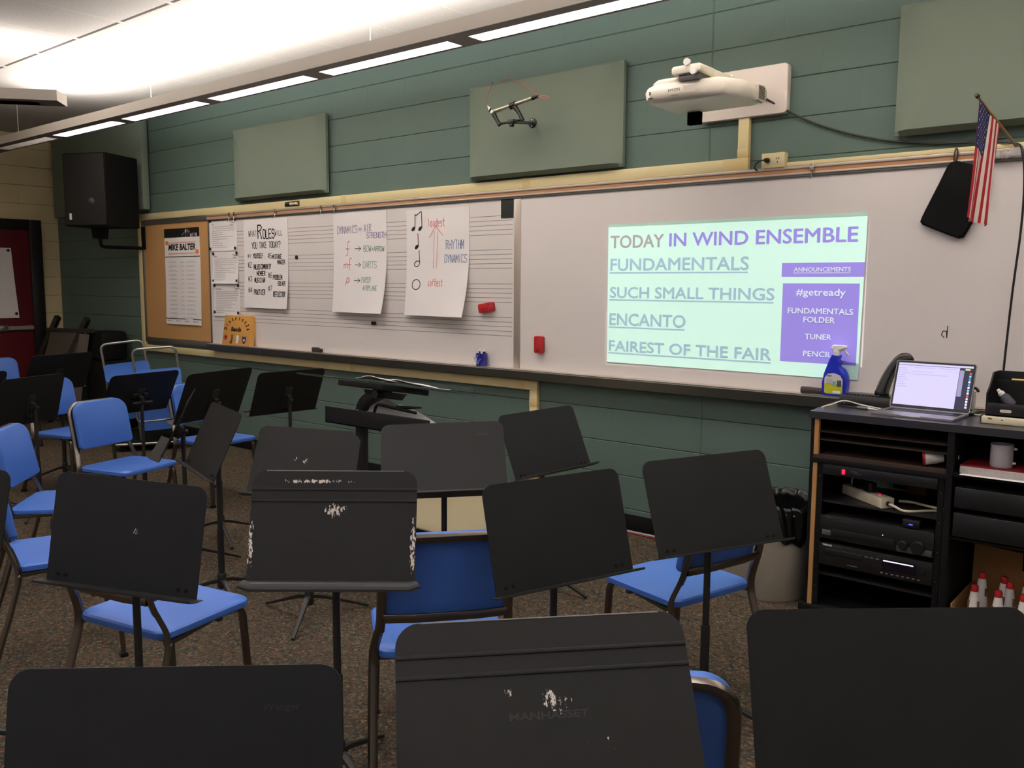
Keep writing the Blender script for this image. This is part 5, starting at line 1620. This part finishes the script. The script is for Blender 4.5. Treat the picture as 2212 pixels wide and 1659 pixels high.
def e_cd(r_, y):
    fn = wall_fn(y - .0008)
    MB().text('TASCAM', .0075, .94, .322, mat('bright_print', (214, 214, 220), .5), fn, bold=.06).text('CD-RW901SL', .005, .99, .321, GREYP, fn).rect(1.055, .248, 1.10, .252, GREYP, fn).build('print', r_)
    MB().box((.955, y - .003, .285), (1.12, y + .001, .310), mat('cd_drawer', (30, 32, 34), .3), .002).build('disc_drawer', r_)
    b = MB().box((1.205, y - .0015, .266), (1.345, y + .001, .312), mat('display_dark', (24, 16, 32), .2))
    b.rect(1.21, .302, 1.335, .307, LEDWHITE, wall_fn(y - .002))
    b.build('display', r_)
    for k in range(11):
        MB().box((1.13 + .024 * (k % 3) if k < 3 else 1.20 + .022 * (k - 3), y - .004, (.302 if k < 3 else .245)), (1.144 + .024 * (k % 3) if k < 3 else 1.212 + .022 * (k - 3), y, (.307 if k < 3 else .251)), GREYP, .001).build('button', r_)
    MB().lathe([(.010, 0), (.009, .012)], BLACKPLASTIC, 16, Matrix.Translation((1.375, y, .285)) @ Matrix.Rotation(PI / 2, 4, 'X')).build('dial', r_)


gear('disc_recorder', .9255, .232, 1.411, .333, 'black rack disc recorder with a lit white line on its display', 'disc recorder', e_cd)


def mute(loc, T, label, stripes, group):
    r_ = thing('brass_mute', loc, label, 'mute', group)
    MB().lathe([(.0005, 0), (.036, 0), (.038, .004), (.030, .07), (.016, .125), (.014, .130)], WHITE, 22, T, cap=False).build('cone', r_)
    return r_


lm = thing('brass_mute', (1.30, -.52, .738), 'white cone brass mute with red base lying on its side on the cabinet shelf', 'mute')
T = Matrix.Translation((1.333, YF + .055, .738 + .0335)) @ Matrix.Rotation(math.radians(-72), 4, 'Z') @ Matrix.Rotation(math.radians(-84), 4, 'X')
MB().lathe([(.0315, .004), (.027, .05), (.016, .105), (.012, .135), (.010, .14)], WHITE, 24, T).build('cone', lm)
MB().lathe([(.0005, 0), (.031, 0), (.0325, .003), (.0325, .008), (.031, .010)], DKRED, 24, T, cap=False).build('base', lm)
MB().lathe([(.021, .082), (.0175, .106)], mat('dark_cork', (34, 28, 24), .9), 24, T, cap=False).build('cork', lm)

dc = thing('drawer_cabinet', (2.03, -.36, 0), 'black cabinet with two drawers and an open shelf at the right edge', 'cabinet')
MB().box((2.58, YF + .01, .0), (2.6, YB, ZU), DULLBLACK).build('side_panel', dc)
MB().box((1.467, YB - .012, .02), (2.58, YB, ZU), DULLBLACK).build('back_panel', dc)
MB().box((1.467, YF + .012, .716), (2.58, YB, .730), DULLBLACK).build('shelf', dc)
MB().box((1.467, YF + .02, .448), (2.58, YB, .458), DULLBLACK).build('shelf', dc)
for z0_, z1_ in ((.588, .676), (.466, .566)):
    MB().box((1.478, YF + .004, z0_), (2.57, YB - .03, z1_), mat('black_drawer_front', (26, 27, 28), .4, var=.1), .004).build('drawer', dc)
bk = thing('book', (1.72, -.45, .7305), 'thick pale-edged book with a red cover lying on the shelf under the cup', 'book')
MB().box((1.488, YF + .02, .732), (1.90, -.33, .762), mat('page_edges', (176, 170, 166), .8, var=.25, scale=90), .003).build('pages', bk)
MB().box((1.485, YF + .03, .7622), (1.905, -.325, .766), mat('red_cover', (130, 30, 36), .5), .001).build('cover', bk)
b = MB().grid(lambda u, v: Vector((1.495 + .30 * u, YF - .012 + .2 * v, .7312 + .001 * u)), 6, 4, PAPER, th=-.0008)
tag(b.build('paper_sheet', origin=(1.6, -.5, .731)), 'white paper sheet sticking out beneath the red book', 'paper')
cp = thing('ribbed_cup', (1.625, -.50, .7665), 'translucent ribbed cup standing on the red book', 'cup')
pf_ = [(.040, 0)] + [(.0415 + (.0012 if k % 2 else 0), .006 + .005 * k) for k in range(17)] + [(.044, .094), (.041, .094), (.039, .01), (.0005, .006)]
MB().lathe(pf_, mat('milky_plastic', (190, 186, 192), .4, var=.1, scale=60), 28, Matrix.Translation((1.625, YF + .10, .7665)), cap=False).build('cup', cp)
MB().lathe([(.006, 0), (.004, .012)], WHITE, 10, Matrix.Translation((1.669, YF + .10, .845)) @ Matrix.Rotation(PI / 2, 4, 'Y')).lathe([(.006, 0), (.004, .012)], WHITE, 10, Matrix.Translation((1.666, YF + .10, .785)) @ Matrix.Rotation(PI / 2, 4, 'Y')).build('lug', cp)

# cardboard box of mutes on the cabinet floor
bx = thing('cardboard_box', (1.72, -.40, 0), 'open brown cardboard box full of upright mutes inside the right cabinet', 'cardboard box')
bx0, bx1, by0, by1, bz = 1.485, 2.0, -.575, -.20, .155
MB().box((bx0, by0, .002), (bx1, by0 + .005, bz), CARD).build('front', bx)
MB().box((bx0, by0, .002), (bx0 + .005, by1, bz + .015), CARD).box((bx1 - .005, by0, .002), (bx1, by1, bz), CARD).build('sides', bx)
MB().box((bx0, by0, .002), (bx1, by1, .008), CARD).build('bottom', bx)
MB().quadbox((bx0, by1, .01), (1.68, by1, .01), (1.68, by1 + .012, .335), (bx0, by1 + .012, .345), .005, CARD).quadbox((1.68, by1, .01), (bx1, by1, .01), (bx1, by1 + .01, .26), (1.68, by1 + .01, .255), .005, CARD).build('back_flap', bx)
mi = 0
labs = ('front left', 'front middle, with a black lower band', 'front right, with a dark lower band', 'back left', 'back middle', 'back right', 'second row middle')
for (x, y, hgt, lab) in ((1.562, -.52, .245, 0), (1.655, -.535, .245, 1), (1.748, -.54, .25, 2), (1.565, -.40, .27, 3), (1.648, -.39, .265, 4), (1.735, -.40, .27, 5), (1.68, -.45, .265, 6)):
    r_ = thing('brass_mute', (x, y, .009), f'red-tipped white cone mute standing {labs[lab]} in the cardboard box', 'mute', 'mutes in the cardboard box')
    T = Matrix.Translation((x, y, .009))
    MB().lathe([(.037, 0), (.036, .03), (.018, hgt - .05), (.0145, hgt - .025)], WHITE if lab != 6 else mat('grey_white_mute', (206, 204, 202), .5), 20, T).build('cone', r_)
    MB().lathe([(.0152, hgt - .027), (.0150, hgt - .006), (.012, hgt), (.0005, hgt)], DKRED, 20, T, cap=False).build('tip', r_)
    if lab in (1, 2):
        MB().lathe([(.0303, .085), (.0262, .125)], mat('dark_cork', (34, 28, 24), .9), 20, T, cap=False).build('band', r_)
    for a in (-2.4, -.6, 1.5):
        MB().box((-.004, -.0035, hgt - .10), (.004, .0035, hgt - .065), mat('brown_cork_strip', (110, 82, 56), .9), .002, T=T @ Matrix.Rotation(a, 4, 'Z') @ Matrix.Translation((.0235, 0, 0)) @ Matrix.Rotation(.0, 4, 'Y')).build('cork', r_)

# ------------------------------------------------------------------ on the worktop
lp = thing('laptop', (1.27, -.42, ZT), 'open silver laptop with a lit pale lavender screen on the worktop', 'laptop')
rz = math.radians(-3)
T = Matrix.Translation((1.275, -.41, ZT + .001)) @ Matrix.Rotation(rz, 4, 'Z')
lw, ld = .172, .118
MB().prism(rrect(-lw, -ld, lw, ld, .012), 0, .009, STEELG, T @ Matrix(((1, 0, 0, 0), (0, 0, 1, 0), (0, 1, 0, 0), (0, 0, 0, 1)))).box((-.04, -ld - .0003, .006), (.04, -ld + .004, .0094), WHITE, T=T).build('base', lp)
b = MB().box((-lw + .02, .0, .0088), (lw - .02, .095, .0096), mat('keyboard_black', (28, 24, 28), .5), T=T)
for r_i in range(5):
    for k in range(14):
        b.box((-lw + .024 + .0213 * k, .006 + .0175 * r_i, .0095), (-lw + .0425 + .0213 * k, .0205 + .0175 * r_i, .0105), BLACKPLASTIC, T=T)
b.build('keyboard', lp)
MB().box((-.06, -ld + .012, .0089), (.06, -.012, .0094), mat('trackpad_grey', (160, 158, 160), .35, metal=.3), T=T).build('trackpad', lp)
TS = T @ Matrix.Translation((0, ld - .004, .009)) @ Matrix.Rotation(math.radians(-19), 4, 'X')
b = MB().prism(rrect(-lw, 0, lw, .228, .010), 0, .006, STEELG, TS)
b.prism(rrect(-lw + .003, .004, lw - .003, .225, .008), -.0008, 0, BLACKPLASTIC, TS)
b.build('lid', lp)
fs_ = lambda x, z: TS @ Vector((x, -.0012, z))
SCR = mat('laptop_screen_glow', (40, 38, 60), .3, emit=(206, 198, 246), es=.95)
SCR2 = mat('laptop_screen_dark', (16, 16, 30), .3, emit=(34, 34, 70), es=.6)
SCR3 = mat('laptop_screen_grey', (60, 60, 80), .3, emit=(160, 154, 190), es=.8)
b = MB().rect(-.160, .017, .16, .216, SCR2, fs_)
f2 = lambda x, z: TS @ Vector((x, -.0015, z))
b.rect(-.160, .017, .105, .205, SCR, f2).rect(-.160, .207, .16, .216, SCR, f2).rect(.107, .075, .125, .195, SCR3, f2)
f3_ = lambda x, z: TS @ Vector((x, -.0018, z))
b.rect(.128, .196, .148, .204, mat('laptop_screen_yellow', (90, 90, 40), .3, emit=(210, 220, 120), es=.8), f3_)
r = random.Random(3)
for k in range(13):
    c_ = r.choice(((60, 140, 230), (200, 210, 230), (210, 70, 80), (90, 190, 210), (230, 230, 240)))
    b.rect(.148, .024 + .0128 * k, .156, .033 + .0128 * k, mat('dock_icon_%d' % (c_[0]), c_, .3, emit=c_, es=.7), f3_)
LINEP = mat('laptop_text_lines', (80, 78, 110), .3, emit=(166, 158, 206), es=.9)
for k in range(9):
    b.rect(-.155, .190 - .011 * k, -.125 + .008 * (k % 3), .1925 - .011 * k, LINEP, f3_)
for x0_, x1_, z_ in ((-.10, -.01, .176), (-.11, .06, .163), (-.09, .0, .195), (.02, .09, .196), (.05, .055, .185), (.065, .07, .185), (.09, .097, .182)):
    b.rect(x0_, z_, x1_, z_ + .0022, LINEP, f3_)
b.text('MacBook Pro', .004, 0, .007, GREYP, f3_, align='CENTER')
b.build('screen', lp)

ph = thing('desk_phone', (1.02, -.22, ZT), 'black desk telephone with its handset upright, half hidden behind the laptop', 'telephone')
PHB = mat('glossy_black_phone', (26, 25, 25), .25)
hull([[Vector((x, y, z)) for x, y in rrect(.86 + i, -.27 + i * .6, 1.16 - i, -.135 - i * .3, .02)] for z, i in ((ZT + .001, 0), (ZT + .02, 0), (ZT + .045, .012), (ZT + .05, .03))], PHB, MB()).build('base', ph)
b = MB()
for i in range(9):
    for j in range(2):
        b.box((.90 + .017 * i, -.255 + .02 * j, ZT + .049), (.911 + .017 * i, -.244 + .02 * j, ZT + .053), mat('phone_key', (54, 52, 54), .5), .001)
b.build('keys', ph)
MB().tube(smoothline([(1.045, -.20, ZT + .05), (1.05, -.20, ZT + .075), (1.065, -.19, ZT + .13), (1.088, -.18, ZT + .185), (1.118, -.17, ZT + .222), (1.148, -.17, ZT + .228), (1.158, -.17, ZT + .205)], 5), [1.15, 1.25, 1.3, 1.3, 1.25, 1.2, 1.2, 1.15, 1.15, 1.1, 1.1, 1.05, 1.05, 1.0, 1.0, 1.0, 1.0, 1.0, 1.05, 1.05, 1.1, 1.15, 1.2, 1.2, 1.25, 1.25, 1.2, 1.2, 1.1, .9, .6], PHB, 14, flat=(.026, .019)).build('handset', ph)
coil = [(.87 + .0016 * k - .05 * math.sin(k / 95 * PI) * .3, -.30 + .006 * math.sin(k * .9), ZT + .008 + .005 * math.cos(k * .9)) for k in range(96)]
MB().tube(coil, .0028, PHB, 5).build('coiled_cord', ph)
WC = mat('white_cable', (226, 220, 210), .45)
tag(MB().tube(smoothline([(1.095, -.36, ZT + .006), (1.0, -.33, ZT + .012), (.93, -.37, ZT + .03), (.885, -.42, ZT + .012), (.862, -.445, ZT + .0045), (.845, -.455, ZT - .02), (.842, -.455, ZT - .10)], 6), .0034, WC, 8).build('charger_cable', origin=(.95, -.4, ZT)), 'white charger cable arching from behind the laptop over the left worktop end', 'cable')
b = MB().tube(smoothline([(.90, -.36, ZT + .004), (.96, -.375, ZT + .004), (.995, -.385, ZT + .006)], 5), .0032, BLACKPLASTIC, 8).tube([(.995, -.385, ZT + .007), (1.0, -.386, ZT + .007), (1.05, -.396, ZT + .007)], [.006, .0075, .0075], ALU, 10).tube([(1.05, -.396, ZT + .007), (1.06, -.398, ZT + .007), (1.10, -.41, ZT + .006)], [.0075, .0045, .003], WC, 8)
tag(b.build('video_adapter', origin=(1.0, -.38, ZT)), 'grey video adapter joining a black and a white cable on the worktop', 'adapter')
dv = thing('small_black_device', (1.405, -.20, ZT), 'small black upright device half hidden behind the right side of the laptop', 'device')
MB().box((1.36, -.24, ZT + .006), (1.435, -.16, ZT + .16), BLACKPLASTIC, .006).box((1.36, -.26, ZT + .001), (1.46, -.15, ZT + .010), BLACKPLASTIC, .003).build('body', dv)
MB().tube(fillet([(1.43, -.20, ZT + .115), (1.452, -.20, ZT + .118), (1.462, -.20, ZT + .10)], .01, 4), .006, BLACKPLASTIC, 8).build('hook', dv)
MB().box((1.438, -.215, ZT + .02), (1.450, -.185, ZT + .10), CLEAR, .002).build('clear_side', dv)

og = thing('desk_organizer', (1.70, -.32, ZT), 'black open-fronted desk organizer standing on a cream box at the right edge', 'organizer')
cz = ZT + .032
side = [(-.46, cz), (-.25, cz), (-.25, cz + .175), (-.36, cz + .175), (-.41, cz + .125), (-.46, cz + .095)]
for x in (1.545, 2.02):
    MB().prism([(y, z) for y, z in side], x, x + .006, BLACKPLASTIC, SW).build('side', og)
MB().box((1.551, -.256, cz), (2.02, -.25, cz + .175), BLACKPLASTIC).build('back', og)
MB().box((1.551, -.46, cz), (2.02, -.256, cz + .006), BLACKPLASTIC).build('bottom', og)
b = MB().box((1.551, -.46, cz), (2.02, -.454, cz + .055), BLACKPLASTIC, .001)
b.build('front', og)
MB().prism(rrect(1.60, cz + .018, 1.642, cz + .030, .005), -.4615, -.4595, mat('pale_card_label', (210, 204, 196), .6)).build('label_slot', og)
MB().box((1.551, -.36, cz + .14), (2.02, -.354, cz + .144), BLACKPLASTIC).build('divider', og)
tag(MB().box((1.615, -.353, cz + .1445), (1.80, -.340, cz + .1515), mat('yellow_pencil', (236, 206, 110), .5), .002).build('pencil', origin=(1.7, -.345, cz + .144)), 'yellow pencil lying across the back of the black organizer', 'pencil')
sq = thing('squeeze_bottle', (1.61, -.42, cz + .008), 'small clear squeeze bottle with white cap leaning in the organizer', 'squeeze bottle')
p0, p1 = Vector((1.642, -.432, cz + .045)), Vector((1.585, -.44, cz + .108))
dq = p1 - p0
MB().tube([p0, p0 + dq * .08, p0 + dq * .55, p0 + dq * .72], [.014, .020, .020, .012], mat('smoky_clear_plastic', (96, 98, 110), .15, alpha=.6), 16).build('bottle', sq)
MB().tube([p0 + dq * .72, p0 + dq * .86, p0 + dq * .9, p0 + dq * 1.05], [.013, .012, .008, .006], WHITE, 14).build('cap', sq)
tag(MB().box((1.535, -.475, ZT + .0005), (2.03, -.24, ZT + .031), CREAMW, .004).box((1.56, -.4765, ZT + .020), (1.575, -.474, ZT + .026), mat('brown_mark', (120, 84, 50), .6)).box((1.61, -.4765, ZT + .018), (1.616, -.474, ZT + .022), INK).build('cream_box', origin=(1.78, -.36, ZT)), 'flat cream box under the black desk organizer', 'box')
tag(MB().box((1.515, -.40, ZT + .0005), (1.532, -.28, ZT + .024), BLACKPLASTIC, .003).build('black_block', origin=(1.52, -.34, ZT)), 'small black block on the worktop left of the cream box', 'block')
tag(MB().tube(smoothline([(1.455, -.24, ZT + .004), (1.475, -.26, ZT + .005), (1.50, -.25, ZT + .004), (1.515, -.235, ZT + .004)], 5), .0035, WC, 8).lathe([(.009, 0), (.006, .02)], WHITE, 10, Matrix.Translation((1.455, -.24, ZT + .009)) @ Matrix.Rotation(-PI / 2, 4, 'Y')).build('white_plug', origin=(1.48, -.25, ZT)), 'short white plug and cord between the laptop and the organizer', 'plug')
